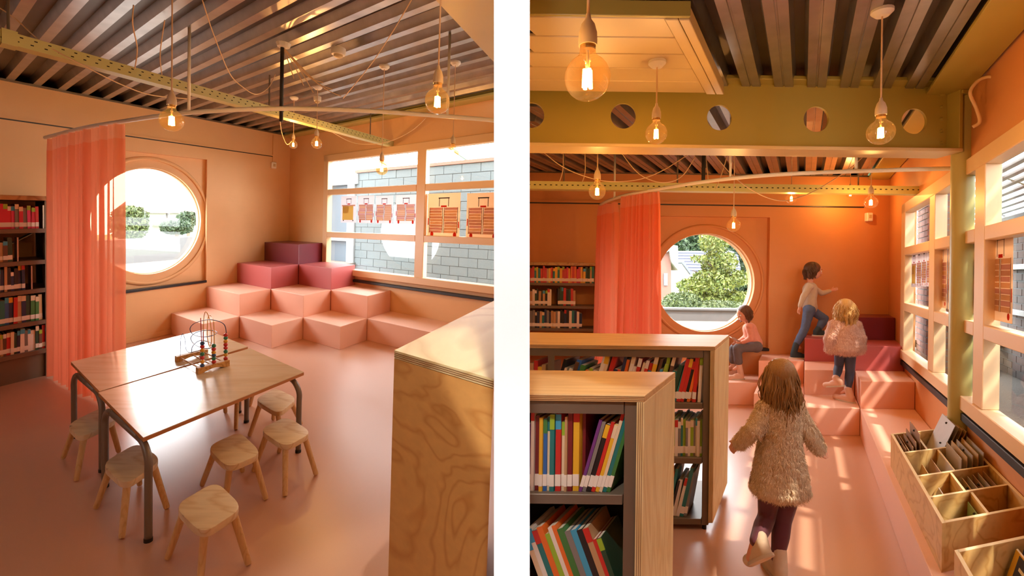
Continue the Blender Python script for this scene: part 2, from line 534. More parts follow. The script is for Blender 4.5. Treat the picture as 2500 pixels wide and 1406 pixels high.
# -- remaining walls out of view and the ceiling deck
m = MB(); p5 = floor_poly(0.0)
m.fbox(LP, (1.2, A0 + T), (-2.62, -2.5), (-0.05, CW)); tag(m.build('wall_far', M_WALL), 'peach wall at the near side of the reading corner', 'wall', kind='structure')
m = MB(); m.fbox(lambda x, y, z: Vector((x, y, z)), (-2.7, 1.0), (-1.45, -1.3), (-0.2, 3.6)); tag(m.build('wall_rear', M_WALL), 'peach wall at the near end of both halves', 'wall', kind='structure')
ceil = root('ceiling', LP(4, 2, CD), 'corrugated galvanised steel roof deck over the reading corner', 'ceiling', kind='structure')
pc = floor_poly(CD)
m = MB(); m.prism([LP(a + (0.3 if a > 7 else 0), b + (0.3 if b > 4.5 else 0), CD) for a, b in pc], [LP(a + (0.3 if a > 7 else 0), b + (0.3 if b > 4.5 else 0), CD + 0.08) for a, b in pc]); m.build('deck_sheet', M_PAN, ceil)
b = -2.35
while b < B0 - 0.05:
    a_lo = max(lx_a(b, CD, -0.06), 1.7 if b < -1.2 else lx_a(b, CD, -0.06))
    yb = (-1.2 - E2.y * b - E3.y * (CD - HL)) / E1.y
    a_lo = max(a_lo, yb)
    m = MB()
    z0 = CW + 0.02
    for k in range(1):
        pr_ = [(-0.065, CD), (-0.036, z0), (0.036, z0), (0.065, CD)]
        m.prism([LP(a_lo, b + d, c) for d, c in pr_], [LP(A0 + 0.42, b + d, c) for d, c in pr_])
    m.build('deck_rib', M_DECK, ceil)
    b += 0.23
m = MB(); m.fbox(LP, (A0 + 0.42, A0 + 0.46), (-2.5, B0 + 0.2), (CW - 0.1, CD)); m.build('void_shade_plate', M_DARK, ceil)  # black plate painted as the shade in the voids between ribs
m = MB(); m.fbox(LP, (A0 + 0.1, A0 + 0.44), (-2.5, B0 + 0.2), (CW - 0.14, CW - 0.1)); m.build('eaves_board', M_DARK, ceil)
# edge beam above the window wall
t = root('edge_beam', LP(A0, B0, CW), 'olive green steel edge beam above the gridded window', 'beam')
m = MB(); m.fbox(LP, (lx_a(B0 - 0.2, 3.1) - 0.0, A0), (B0 - 0.20, B0), (CW - 0.03, CW)); m.build('bottom_flange', M_GREEN, t, bevel=0.003)
m = MB(); m.fbox(LP, (lx_a(B0 - 0.2, 3.1), A0), (B0 - 0.12, B0 - 0.10), (CW, CD)); m.build('web', M_GREEN, t)
# lowered cream panel at the top right
t = root('ceiling_panel', LP(1.2, 2.6, 2.95), 'lowered cream ceiling panel at the upper right corner above the cabinet', 'ceiling panel')
q0, q1 = LQ(1062, 0, c=2.95), LQ(1205, 152, c=2.95)
dq = (q1 - q0)
p_a = q0 - dq * 1.6; p_b = q0 + dq * 1.12
poly = [p_a, p_b, Vector((lx_a(p_b.y, 2.95, -0.05), p_b.y, 2.95)), Vector((lx_a(p_a.y, 2.95, -0.05), p_a.y, 2.95))]
m = MB(); m.prism([LP(p.x, p.y, 2.95) for p in poly], [LP(p.x, p.y, 3.05) for p in poly]); m.build('panel_board', M_CREAM, t, bevel=0.004)
m = MB(); m.tube([LP(p_b.x - 0.2, p_b.y - 0.3, 3.05), LP(p_b.x - 0.2, p_b.y - 0.3, CD)], 0.012); m.build('hanger', M_ALU, t)

# ================================================================ WHITE GAP BETWEEN THE TWO VIEWS, BUILT AS A WALL
PX0, PX1, PY0 = -0.0428, 0.0420, 1.17
m = MB(); m.fbox(lambda x, y, z: Vector((x - math.tan(ROLL) * (z - 1.65), y, z)), (PX0, PX1), (PY0, 7.2), (-0.2, 3.6))
tag(m.build('wall_middle', M_PART), 'white gap between the two views of the library, built as a wall', 'wall', kind='structure')

# ================================================================ SHELL, RIGHT ROOM
YW, UB, ZW, ZD = 6.70, 4.16, 2.985, 3.085     # back wall, window wall, wall top, deck
def rx_u(v, x=0.03): return x - KR * (v - 5.05)
m = MB(); pl = [(0.03, -1.3), (RP(UB + 0.1, -1.3, 0).x, -1.3), (RP(UB + 0.1, YW + 0.1, 0).x, YW + 0.1), (0.03, YW + 0.1)]
m.prism([Vector((x, y, -0.1)) for x, y in pl], [Vector((x, y, 0)) for x, y in pl])
tag(m.build('floor', M_FLOOR), 'glossy terracotta pink floor where the girl in the shaggy coat walks', 'floor', kind='structure')
def WP(t, x, z): return Vector((x, YW + t, z))   # back wall frame: thickness, along, height
n0, n1 = RY(1612, 527, YW), RY(1880, 533, YW)
NBr = (RY(1600, 600, YW).x, n1.x); NCr = (RY(1880, 850, YW).z, n0.z)
rc = RY(1727, 690, YW); RCr = (rc.x, rc.z); RRr = 121.5 / 1200 * YW
m = MB()
xr = RP(UB + 0.1, YW, 0).x
for (x0, x1, z0, z1) in ((0.03, NBr[0], -0.05, ZW), (NBr[1], xr + 0.2, -0.05, ZW), (NBr[0], NBr[1], -0.05, NCr[0]), (NBr[0], NBr[1], NCr[1], ZW)):
    m.fbox(WP, (0, 0.14), (x0, x1), (z0, z1))
wb = m.build('wall_back', M_WALLR)
tag(wb, 'orange-lit peach brick wall around the round garden window', 'wall', kind='structure')
m = MB(); round_panel(m, WP, 0.07, 0.26, (NBr, NCr), RCr, RRr); m.build('niche_panel', M_WALLR, wb, smooth=True)
w3 = root('window_3', Vector((RCr[0], YW, RCr[1] - RRr)), 'round window with the garden view in the orange back wall', 'window', kind='structure')
m = MB(); ring(m, WP, 0.07, RCr, RRr + 0.09, RRr + 0.125, 0.02); m.build('moulding', M_WALLR, w3, smooth='all')
m = MB(); ring(m, WP, 0.17, RCr, RRr - 0.012, RRr + 0.02, 0.03); m.build('window_frame', M_FRAME, w3, smooth='all')
m = MB(); m.add([WP(0.18, RCr[0] + math.cos(2 * math.pi * k / 48) * RRr, RCr[1] + math.sin(2 * math.pi * k / 48) * RRr) for k in range(48)], [tuple(range(48))]); m.build('pane', M_PANE, w3)
m = MB(); m.fbox(WP, (-0.03, 0.07), (NBr[0], NBr[1]), (NCr[0] - 0.035, NCr[0])); m.build('sill', M_BLACK, w3, bevel=0.004)
m = MB(); m.fbox(WP, (-0.015, 0.03), (0.03, xr), (ZW, ZW + 0.02)); tag(m.build('trim_3', M_SHELF), 'dark metal edge trim along the top of the orange back wall', 'trim', kind='structure')
t = root('wall_conduit', WP(0, 3, 2.6), 'thin dark-lined conduit across the orange back wall', 'conduit')
zc = RY(1700, 499, YW).z
m = MB(); m.fbox(WP, (-0.018, 0), (0.03, RY(2108, 500, YW).x), (zc, zc + 0.03)); m.build('trunking', M_WALLR, t)
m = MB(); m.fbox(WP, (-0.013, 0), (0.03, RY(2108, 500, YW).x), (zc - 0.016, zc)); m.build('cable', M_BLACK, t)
t = root('wall_sensor', RY(2117, 545, YW), 'small white wall sensor box below the conduit on the orange wall', 'sensor')
s0, s1 = RY(2110, 520, YW), RY(2124, 541, YW)
m = MB(); m.fbox(WP, (-0.06, 0), (s0.x, s1.x), (s1.z, s0.z)); m.build('housing', M_WHITE, t, bevel=0.008)
m = MB(); m.fbox(WP, (-0.065, -0.06), (s0.x + 0.02, s1.x - 0.02), (s1.z + 0.04, s0.z - 0.03)); m.build('sensor_window', M_CREAM, t)

# -- window wall of the right room (plane u = UB)
def VP_(t, v, z): return RP(UB + t, v, z)
wz0, wz1 = 0.74, 2.475
v_l = inv_r(RU(2208, 600, UB)).y
m = MB()
for (v0, v1, z0, z1) in ((v_l, YW + 0.1, -0.05, ZW), (-1.3, v_l, -0.05, wz0), (-1.3, v_l, wz1, ZW), (-1.3, 0.9, wz0, wz1)):
    m.fbox(VP_, (0, 0.14), (v0, v1), (z0, z1))
tag(m.build('wall_side', M_WALLR), 'orange-lit peach wall holding the long window beside the green column', 'wall', kind='structure')
w4 = root('window_4', RP(UB, v_l, wz0), 'long cream gridded window with posters beside the green steel column', 'window', kind='structure')
v_m = [inv_r(RU(px, 700, UB)).y for px in (2281, 2399)]
v_m.append(v_m[1] - (v_m[0] - v_m[1]))
FT = (-0.03, 0.08)
m = MB(); m.fbox(VP_, FT, (v_l - 0.16, v_l + 0.04), (wz0, wz1)); m.build('side_jamb', M_FRAME, w4, bevel=0.005)
m = MB(); m.fbox(VP_, FT, (0.9, v_l + 0.04), (wz1 - 0.11, wz1)); m.build('head_rail', M_FRAME, w4, bevel=0.005)
m = MB(); m.fbox(VP_, (-0.05, 0.08), (0.9, v_l + 0.04), (wz0 - 0.03, wz0 + 0.07)); m.build('bottom_rail', M_FRAME, w4, bevel=0.005)
for v in v_m:
    m = MB(); m.fbox(VP_, FT, (v - 0.10, v + 0.08), (wz0 + 0.07, wz1 - 0.11)); m.build('mullion', M_FRAME, w4, bevel=0.005)
TRr = (1.30, 1.925)
cols = [(v_m[0] + 0.08, v_l - 0.16), (v_m[1] + 0.08, v_m[0] - 0.10), (v_m[2] + 0.08, v_m[1] - 0.10), (0.9, v_m[2] - 0.10)]
for (v0, v1) in cols:
    for z in TRr:
        m = MB(); m.fbox(VP_, FT, (v0, v1), (z - 0.045, z + 0.045)); m.build('transom', M_FRAME, w4, bevel=0.005)
    for (z0, z1) in ((wz0 + 0.07, TRr[0] - 0.045), (TRr[0] + 0.045, TRr[1] - 0.045), (TRr[1] + 0.045, wz1 - 0.11)):
        m = MB(); m.add([VP_(0.05, v0, z0), VP_(0.05, v1, z0), VP_(0.05, v1, z1), VP_(0.05, v0, z1)], [(0, 1, 2, 3)]); m.build('pane', M_PANE, w4)
m = MB(); m.fbox(VP_, (-0.045, 0), (0.9, v_l + 0.1), (0.635, 0.69)); tag(m.build('trim_4', M_BLACK, bevel=0.004), 'black cable strip below the long window', 'trim', kind='structure')

# -- deck over the right room
ceil2 = root('ceiling', Vector((2, 3, ZD)), 'corrugated galvanised steel roof deck above the olive green beam', 'ceiling', kind='structure')
m = MB(); pc = [(0.03, -1.3), (RP(UB + 0.3, -1.3, 0).x, -1.3), (RP(UB + 0.3, YW + 0.45, 0).x, YW + 0.45), (0.03, YW + 0.45)]
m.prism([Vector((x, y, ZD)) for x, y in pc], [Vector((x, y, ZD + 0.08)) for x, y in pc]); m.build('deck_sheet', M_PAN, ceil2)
u = UB - 0.15
PIT = 0.235
while RP(u, YW, 0).x > 0.2:
    v0 = max(-1.25, 5.05 + (0.12 - u) / KR)
    m = MB()
    pr_ = [(-0.088, ZD), (-0.066, ZW + 0.012), (-0.008, ZW + 0.012), (-0.005, ZW + 0.020), (0.005, ZW + 0.020), (0.008, ZW + 0.012), (0.066, ZW + 0.012), (0.088, ZD)]
    m.prism([RP(u + d, v0, z) for d, z in pr_], [RP(u + d, YW + 0.42, z) for d, z in pr_])
    m.build('deck_rib', M_DECK, ceil2)
    u -= PIT
m = MB(); m.fbox(lambda x, y, z: Vector((x, y, z)), (0.03, RP(UB, YW, 0).x), (YW + 0.42, YW + 0.46), (ZW - 0.1, ZD)); m.build('void_shade_plate', M_DARK, ceil2)  # black plate again paints the dark voids above the wall
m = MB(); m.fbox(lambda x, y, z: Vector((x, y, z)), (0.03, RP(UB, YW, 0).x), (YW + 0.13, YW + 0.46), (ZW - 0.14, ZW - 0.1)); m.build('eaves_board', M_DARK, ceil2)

# -- big olive beam with round holes
YB = 3.54
zt, zb = RY(1900, 207, YB).z, RY(1900, 364, YB).z
xe = RY(2322, 300, YB).x
t = root('steel_beam', Vector((1.6, YB, zb)), 'deep olive green steel beam with round holes across the room', 'beam')
hx = [RY(px, 290, YB).x for px in (1287, 1522, 1757, 1993, 2232)]
hz = [RY(px, py, YB).z for px, py in ((1287, 281), (1522, 283), (1757, 287), (1993, 291), (2232, 296))]
hr = 31.0 / 1200 * YB
edges = [0.03] + [(hx[i] + hx[i + 1]) / 2 for i in range(4)] + [xe - 0.03]
for i in range(5):
    m = MB(); round_panel(m, lambda tt, x, z: Vector((x, YB + tt, z)), 0.0, 0.02, ((edges[i], edges[i + 1]), (zb, zt)), (max(hx[i], edges[i] + hr + 0.005), hz[i]), hr, 40)
    m.build('web_plate', M_GREENR, t)
def XYZ(x, y, z): return Vector((x, y, z))
m = MB(); m.fbox(XYZ, (0.03, xe), (YB - 0.10, YB + 0.12), (zt, zt + 0.03)); m.build('top_flange', M_GREENR, t, bevel=0.004)
m = MB(); m.fbox(XYZ, (0.03, xe), (YB - 0.10, YB + 0.12), (zb - 0.025, zb)); m.build('bottom_flange', M_CREAM, t, bevel=0.004)
m = MB(); m.fbox(XYZ, (xe - 0.03, xe - 0.005), (YB - 0.10, YB + 0.12), (zb, zt)); m.build('end_plate', M_GREENR, t, bevel=0.003)
for k in range(5):
    m = MB(); z = zb + (zt - zb) * (k + 0.7) / 5.4
    m.tube([Vector((xe - 0.07, YB - 0.018, z)), Vector((xe - 0.07, YB + 0.0, z))], 0.012, 6); m.build('bolt', M_GREENR, t)
# column beside the window wall
t = root('steel_column', Vector((3.22, 3.52, 0)), 'round olive green steel column in front of the long window', 'column')
cxm = RY(2348, 600, 3.52).x
m = MB(); m.tube([Vector((cxm, 3.52, 0)), Vector((cxm, 3.52, 2.93))], 0.066, 28); m.build('shaft', M_GREENC, t, smooth=True)
m = MB(); m.fbox(XYZ, (cxm - 0.09, cxm + 0.09), (3.43, 3.61), (2.93, 2.955)); m.build('cap_plate', M_GREENR, t, bevel=0.003)
m = MB(); m.fbox(XYZ, (cxm - 0.1, cxm + 0.1), (3.44, 3.60), (0, 0.015)); m.build('base_plate', M_GREENR, t, bevel=0.003)
# edge beam along the window wall
t = root('edge_beam', RP(UB - 0.1, 4, 2.85), 'olive green steel edge beam above the long window', 'beam')
m = MB(); m.fbox(RP, (UB - 0.30, UB - 0.02), (-1.2, YW), (2.955, 2.98)); m.build('bottom_flange', M_GREENR, t, bevel=0.004)
m = MB(); m.fbox(RP, (UB - 0.17, UB - 0.15), (-1.2, YW), (2.98, ZD)); m.build('web', M_GREENR, t)
# lowered cream panel upper left
t = root('ceiling_panel', Vector((0.8, 2.9, 2.87)), 'lowered cream board panel hanging below the steel deck', 'ceiling panel')
zp = 2.87
f0, f1 = RZ(1683, 45, zp), RZ(1767, 228, zp)
def fr_panel(s, w, z):   # s along depth 0..1 at the right edge, w metres to the left
    p = f0.lerp(f1, s)
    return Vector((p.x - w, p.y + w * 0.004, z))
npl = 5
for k in range(npl):
    s0, s1 = k / npl + 0.004, (k + 1) / npl - 0.004
    wmax = f0.lerp(f1, (s0 + s1) / 2).x - 0.05
    m = MB(); m.fbox(fr_panel, (s0, s1), (0.12, wmax), (zp, zp + 0.02)); m.build('board', M_CREAM, t, bevel=0.004)
m = MB(); m.fbox(fr_panel, (0, 1), (0.055, 0.118), (zp - 0.008, zp + 0.03)); m.build('edge_batten', M_CREAM, t, bevel=0.003)
m = MB(); m.fbox(fr_panel, (0, 1), (0.0, 0.05), (zp - 0.008, zp + 0.07)); m.build('edge_batten', M_CREAM, t, bevel=0.003)
m = MB(); m.hexa([Vector((0.05, f0.y - 0.02, zp)), Vector((f0.x, f0.y - 0.02, zp)), Vector((f0.x, f0.y, zp)), Vector((0.05, f0.y, zp)),
                  Vector((0.05, f0.y - 0.02, zp + 0.075)), Vector((f0.x, f0.y - 0.02, zp + 0.075)), Vector((f0.x, f0.y, zp + 0.075)), Vector((0.05, f0.y, zp + 0.075))]); m.build('front_fascia', M_GREENR, t, bevel=0.003)
m = MB(); m.tube([fr_panel(0.5, 0.3, zp + 0.02), fr_panel(0.5, 0.3, ZD)], 0.01); m.build('hanger', M_ALU, t)

# ================================================================ LIGHT ENTRIES AND ADDED SPOTS WHITENING THE DIVIDER
def portal(name, corners):
    p0, p1, p3 = corners
    x, y = p1 - p0, p3 - p0
    ld = bpy.data.lights.new(name, 'AREA')
    ld.shape = 'RECTANGLE'; ld.size = x.length; ld.size_y = y.length
    ld.cycles.is_portal = True
    o = bpy.data.objects.new(name, ld); COL.objects.link(o)
    cen = p0 + x * 0.5 + y * 0.5
    zx = x.normalized(); zz = zx.cross(y).normalized()
    if zz.dot(cen - CAM) < 0: zz = -zz; zx = -zx
    zy = zz.cross(zx)
    mt = Matrix((zx, zy, zz)).transposed().to_4x4(); mt.translation = cen
    o.matrix_world = mt
portal('daylight_portal', (LP(aend, B0 + 0.1, WC[0]), LP(WA1, B0 + 0.1, WC[0]), LP(aend, B0 + 0.1, WC[1])))
portal('daylight_portal', (LP(A0 + 0.27, RC[0] - RR, RC[1] - RR), LP(A0 + 0.27, RC[0] + RR, RC[1] - RR), LP(A0 + 0.27, RC[0] - RR, RC[1] + RR)))
portal('daylight_portal', (VP_(0.12, 0.9, wz0), VP_(0.12, v_l, wz0), VP_(0.12, 0.9, wz1)))
portal('daylight_portal', (WP(0.27, RCr[0] - RRr, RCr[1] - RRr), WP(0.27, RCr[0] + RRr, RCr[1] - RRr), WP(0.27, RCr[0] - RRr, RCr[1] + RRr)))
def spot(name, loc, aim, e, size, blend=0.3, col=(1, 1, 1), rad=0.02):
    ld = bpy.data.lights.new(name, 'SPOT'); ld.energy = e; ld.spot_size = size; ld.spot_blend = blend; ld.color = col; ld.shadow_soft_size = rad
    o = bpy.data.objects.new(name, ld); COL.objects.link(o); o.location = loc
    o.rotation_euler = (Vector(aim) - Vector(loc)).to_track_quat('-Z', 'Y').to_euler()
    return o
spot('added_divider_spot', (0, PY0 - 0.42, 2.85), (0, PY0, 1.6), 110, math.radians(50))  # added spots without fixtures, only to whiten the divider end
spot('added_divider_spot', (0, PY0 - 0.42, 0.35), (0, PY0, 1.75), 70, math.radians(50))

# ================================================================ PENDANT BULBS
M_FIL = mat('glowing_filament', (255, 190, 90), emit=(255, 190, 100), estr=60.0)
M_SOCK = mat('porcelain_socket', (226, 206, 176), rough=0.35)
M_CABLE = mat('cream_cable', (224, 190, 150), rough=0.6)
M_BRASS = mat('bulb_cap', (190, 150, 90), rough=0.3, metal=0.8)
BULB_R = 0.0625
def pendant(cen, top, label, power, group, r=BULB_R, canopy=None, up=Vector((0, 0, 1)), lit=True, cord=True):
    up = up.normalized()
    t = root('pendant_bulb', cen, label, 'lamp', group)
    k = r / 0.0625
    m = MB(); m.lathe(cen, [(0.002, -r)] + [(r * math.sin(th), -r * math.cos(th)) for th in [i * math.pi / 12 for i in range(1, 11)]] + [(0.023 * k, r * 1.02), (0.021 * k, r * 1.28)], 24, up)
    m.build('glass_globe', M_BULBGLASS, t, smooth='all')
    m = MB(); m.lathe(cen, [(0.0, r * 1.2), (0.021 * k, r * 1.2), (0.022 * k, r * 1.42), (0.0, r * 1.42)], 16, up); m.build('cap', M_BRASS, t, smooth=True)
    m = MB(); m.lathe(cen, [(0.0, r * 1.40), (0.025 * k, r * 1.40), (0.026 * k, r * 1.55), (0.025 * k, r * 1.95), (0.018 * k, r * 2.35), (0.009 * k, r * 2.55), (0.006 * k, r * 2.8), (0, r * 2.8)], 18, up); m.build('socket', M_SOCK, t, smooth=True)
    m = MB()
    for i in range(4):
        an = i * math.pi / 2 + 0.4
        x = Vector((math.cos(an), math.sin(an), 0)) * 0.011 * k
        m.tube([Vector(cen) + x - up * r * 0.45, Vector(cen) + x * 0.8 + up * r * 0.35], 0.0055 * k, 8)
    m.build('filament', M_FIL if lit else M_CREAM, t)
    m = MB(); m.tube([Vector(cen) + up * r * 0.3, Vector(cen) + up * r * 1.25], 0.004 * k, 6); m.build('stem', M_SOCK, t)
    if cord:
        pts = [Vector(cen) + up * r * 2.7] + [Vector(p) for p in (top if isinstance(top, list) else [top])]
        m = MB(); m.tube(smooth_path(pts, 6) if len(pts) > 2 else pts, 0.0042, 6); m.build('cord', M_CABLE, t)
    if canopy is not None:
        m = MB(); m.lathe(canopy, [(0, 0), (0.05, 0), (0.05, -0.015), (0.03, -0.035), (0, -0.035)], 18, up); m.build('ceiling_rose', M_WHITE, t, smooth=True)
    if lit:
        ld = bpy.data.lights.new('bulb_glow', 'POINT'); ld.energy = power; ld.color = (1.0, 0.60, 0.25); ld.shadow_soft_size = 0.012
        lo = bpy.data.objects.new('bulb_glow', ld); COL.objects.link(lo); lo.parent = t; lo.location = up * (-r * 0.64)
    return t
PWL, PWR = 12.0, 14.0
GL = 'lit globe bulbs of the reading corner'
def lbulb(px, py, dia, label, lit=True, r=BULB_R, power=PWL):
    d = camdir(px, py); dep = 2 * r * F * math.sqrt(1 + d.x * d.x) / dia * 0.97
    # depth from the usual globe size
    c_ = CAM + d * dep
    q = MLI @ (c_ - CAM); a, b, c = q.x, q.y, q.z + HL
    pendant(c_, LP(a, b, CW + 0.03), label, power, GL if lit else None, r, up=E3, lit=lit, canopy=LP(a, b, CW + 0.02))
    return (a, b, c)
lbulb(419, 294, 62, 'lit clear globe bulb hanging in front of the curved rail near the curtain')
lbulb(1068, 247, 60, 'lit clear globe bulb hanging in front of the rail above the gridded window')
lbulb(716, 353, 21, 'smaller of two lit globe bulbs in the corner below the cable tray', r=0.05, power=22)
lbulb(773, 350, 27, 'larger of two lit globe bulbs in the corner below the cable tray', r=0.06, power=22)
lbulb(1105, 372, 30, 'pale globe bulb hanging against the right upper pane beside the mullion', r=0.06, power=PWL * 0.5)
lbulb(932, 412, 30, 'pale globe bulb hanging against the bright upper pane', r=0.06, power=PWL * 0.5)
GR = 'lit globe bulbs of the play area'
def rbulb(px, py, dia, label, r=BULB_R, power=PWR, top=None):
    d = camdir(px, py); dep = 2 * r * F * math.sqrt(1 + d.x * d.x * 0.6) / dia * 0.98
    c_ = CAM + d * dep
    ztop = ZW + 0.015
    if top is not None: ztop = top
    pendant(c_, Vector((c_.x, c_.y, ztop)), label, power, GR, r, canopy=Vector((c_.x, c_.y, ztop)))
rbulb(1434, 190, 110, 'largest lit globe bulb hanging close by in front of the cream panel', power=PWR * 0.45)
rbulb(1602, 326, 53, 'lit globe bulb hanging from the cream panel in front of the olive beam', top=2.87)
rbulb(2150, 323, 68, 'lit globe bulb hanging in front of the right end of the olive beam')
rbulb(1458, 467, 41, 'lit globe bulb left of the orange curtains', r=0.067)
rbulb(1791, 550, 33, 'lit globe bulb hanging above the round garden window', r=0.06)
rbulb(1932, 485, 27, 'lit globe bulb below the cable tray above the climbing child', r=0.055)
rbulb(2076, 474, 21, 'smallest lit globe bulb partly behind the cable tray', r=0.05)
rbulb(2126, 494, 34, 'lit globe bulb below the cable tray nearest the long window', r=0.06)

# ================================================================ LEFT ROOM: STEP BLOCKS AND BENCH
M_T1 = mat('pale_pink_laminate', (240, 192, 168), rough=0.42, var=0.03, scale=3)
M_T2 = mat('salmon_laminate', (238, 182, 156), rough=0.42, var=0.03, scale=3)
M_T3 = mat('rose_laminate', (184, 92, 90), rough=0.38, var=0.03, scale=3)
M_T4 = mat('burgundy_laminate', (114, 42, 54), rough=0.34, var=0.03, scale=3)
TH = [0, 0.30, 0.607, 0.925, 1.24]
TM = [None, M_T1, M_T2, M_T3, M_T4]
al = [(6.2, A0), (5.263, 6.2), (4.356, 5.263)]
bl = [(4.253, B0), (3.71, 4.253), (3.172, 3.71), (2.63, 3.172)]
KINDS_ = {4: 'tall burgundy corner block on top of the pink steps below the wall sensor',
          (3, 1): 'rose red step block at the gridded window below the burgundy block', (3, 0): 'rose red step block at the peach wall below the burgundy block'}
NM = {(0, 0): 'burgundy top block of the stepped seating in the corner', (0, 1): 'rose red block against the peach wall below the burgundy block',
      (1, 0): 'rose red block against the gridded window below the burgundy block', (0, 2): 'salmon second-tier block beside the black window sill',
      (1, 1): 'salmon second-tier block in the middle of the stepped seating', (2, 0): 'salmon second-tier block under the gridded window at the bench end',
      (0, 3): 'pale pink lowest block at the left end of the steps', (1, 2): 'pale pink lowest block with its corner towards the table', (2, 1): 'pale pink lowest block beside the start of the bench'}
for (i, j), lab in NM.items():
    h = 4 - i - j
    m = MB(); g = 0.0025
    a, b = al[i], bl[j]
    m.fbox(LP, (a[0] + g, a[1] - (g if i else 0.004)), (b[0] + g, b[1] - (g if j else 0.004)), (0, TH[h] + (0.0 if h < 4 else 0)))
    o = m.build('step_block', TM[h], bevel=0.006, seg=2, loc=LP(a[0], b[0], 0))
    tag(o, lab, 'seat block', 'stepped seating blocks of the reading corner')
m = MB(); m.prism([LP(4.353, bl[0][0], 0), LP(4.353, B0 - 0.004, 0), LP(lx_a(B0, 0.1) + 0.02, B0 - 0.004, 0), LP(lx_a(bl[0][0], 0.1) + 0.02, bl[0][0], 0)],
                  [LP(4.353, bl[0][0], 0.30), LP(4.353, B0 - 0.004, 0.30), LP(lx_a(B0, 0.1) + 0.02, B0 - 0.004, 0.30), LP(lx_a(bl[0][0], 0.1) + 0.02, bl[0][0], 0.30)])
tag(m.build('window_bench', M_T1, bevel=0.006, seg=2, loc=LP(4.3, bl[0][0], 0)), 'long low pale pink bench running under the gridded window', 'bench')

# ================================================================ PLYWOOD CABINET, FRONT RIGHT OF THE LEFT HALF
M_PLY = wood('plywood_side', (210, 152, 80), (190, 128, 60), axis='x', ring=2.4, stretch=7.0, rough=0.5, seed=3.1)
M_PLYTOP = wood('plywood_top', (228, 206, 150), (208, 176, 116), axis='y', ring=1.6, stretch=4.0, rough=0.42, knots=False, seed=5.0)
M_PLYEDGE = wood('plywood_edge', (214, 160, 92), (120, 76, 36), axis='x', ring=1, stretch=1, rough=0.6, knots=False)
M_PLYDARK = mat('plywood_glue_line', (120, 74, 34), rough=0.7)
q0, q1, q2 = LQ(963, 855, c=1.25), LQ(1208, 733, c=1.25), LQ(1208, 926, c=1.25)
cab = [(q0.x, q0.y), (q1.x, q1.y), (lx_a(q2.y, 1.25, -0.046), q2.y)]
t = root('plywood_cabinet', LP(q0.x, q0.y, 0), 'tall plywood cabinet side in the right foreground of the reading corner', 'cabinet')
m = MB(); m.prism([LP(a, b, 0.06) for a, b in cab], [LP(a, b, 1.222) for a, b in cab]); m.build('side_panel', M_PLY, t)
m = MB(); m.prism([LP(a, b, 1.224) for a, b in cab], [LP(a, b, 1.25) for a, b in cab]); m.build('top_board', M_PLYTOP, t)
for c in (1.2285, 1.2345, 1.2405):
    m = MB(); pth = [(q0.x, q0.y - 0.0006), (lx_a(q2.y, 1.25, -0.046), q2.y - 0.0006)]
    m.hexa([LP(pth[0][0], pth[0][1], c), LP(pth[1][0], pth[1][1], c), LP(pth[1][0], pth[1][1] + 0.001, c), LP(pth[0][0], pth[0][1] + 0.001, c),
            LP(pth[0][0], pth[0][1], c + 0.002), LP(pth[1][0], pth[1][1], c + 0.002), LP(pth[1][0], pth[1][1] + 0.001, c + 0.002), LP(pth[0][0], pth[0][1] + 0.001, c + 0.002)])
    m.build('ply_layer', M_PLYDARK, t)
m = MB(); m.fbox(LP, (q0.x - 0.2, q0.x - 0.1), (q0.y + 0.1, q0.y + 0.2), (0, 0.06)); m.build('foot', M_BLACK, t)
m = MB(); m.fbox(LP, (q0.x - 0.12, q0.x - 0.04), (q0.y + 0.45, q0.y + 0.6), (0, 0.06)); m.build('foot', M_BLACK, t)
m = MB(); m.fbox(LP, (lx_a(q2.y + 0.1, 0) + 0.08, lx_a(q2.y + 0.1, 0) + 0.16), (q0.y + 0.05, q0.y + 0.12), (0, 0.06)); m.build('foot', M_BLACK, t)

# ================================================================ BOOKS
PAL = {'crimson': (206, 36, 66), 'red': (196, 44, 36), 'dark red': (118, 30, 34), 'pink': (226, 70, 120), 'orange': (226, 112, 36), 'yellow': (226, 178, 44), 'cream': (226, 206, 170),
       'white': (232, 226, 214), 'tan': (186, 148, 104), 'brown': (98, 66, 46), 'black': (30, 28, 30), 'grey': (128, 124, 120), 'navy': (34, 48, 84), 'blue': (42, 100, 170), 'sky blue': (60, 160, 200),
       'teal': (30, 118, 118), 'green': (62, 124, 60), 'lime': (150, 186, 50), 'dark green': (34, 72, 52), 'purple': (110, 56, 130)}
for k, v in list(PAL.items()): mat('cover_' + k.replace(' ', '_'), v, rough=0.42, coat=0.15)
M_PAPER = mat('book_pages', (222, 208, 182), rough=0.9)
M_LBL = mat('white_spine_label', (232, 226, 214), rough=0.6)
M_PRINT = mat('black_print', (26, 24, 24), rough=0.6)
def cmat(c): return _mats['cover_' + c.replace(' ', '_')]
NBOOK = [0]
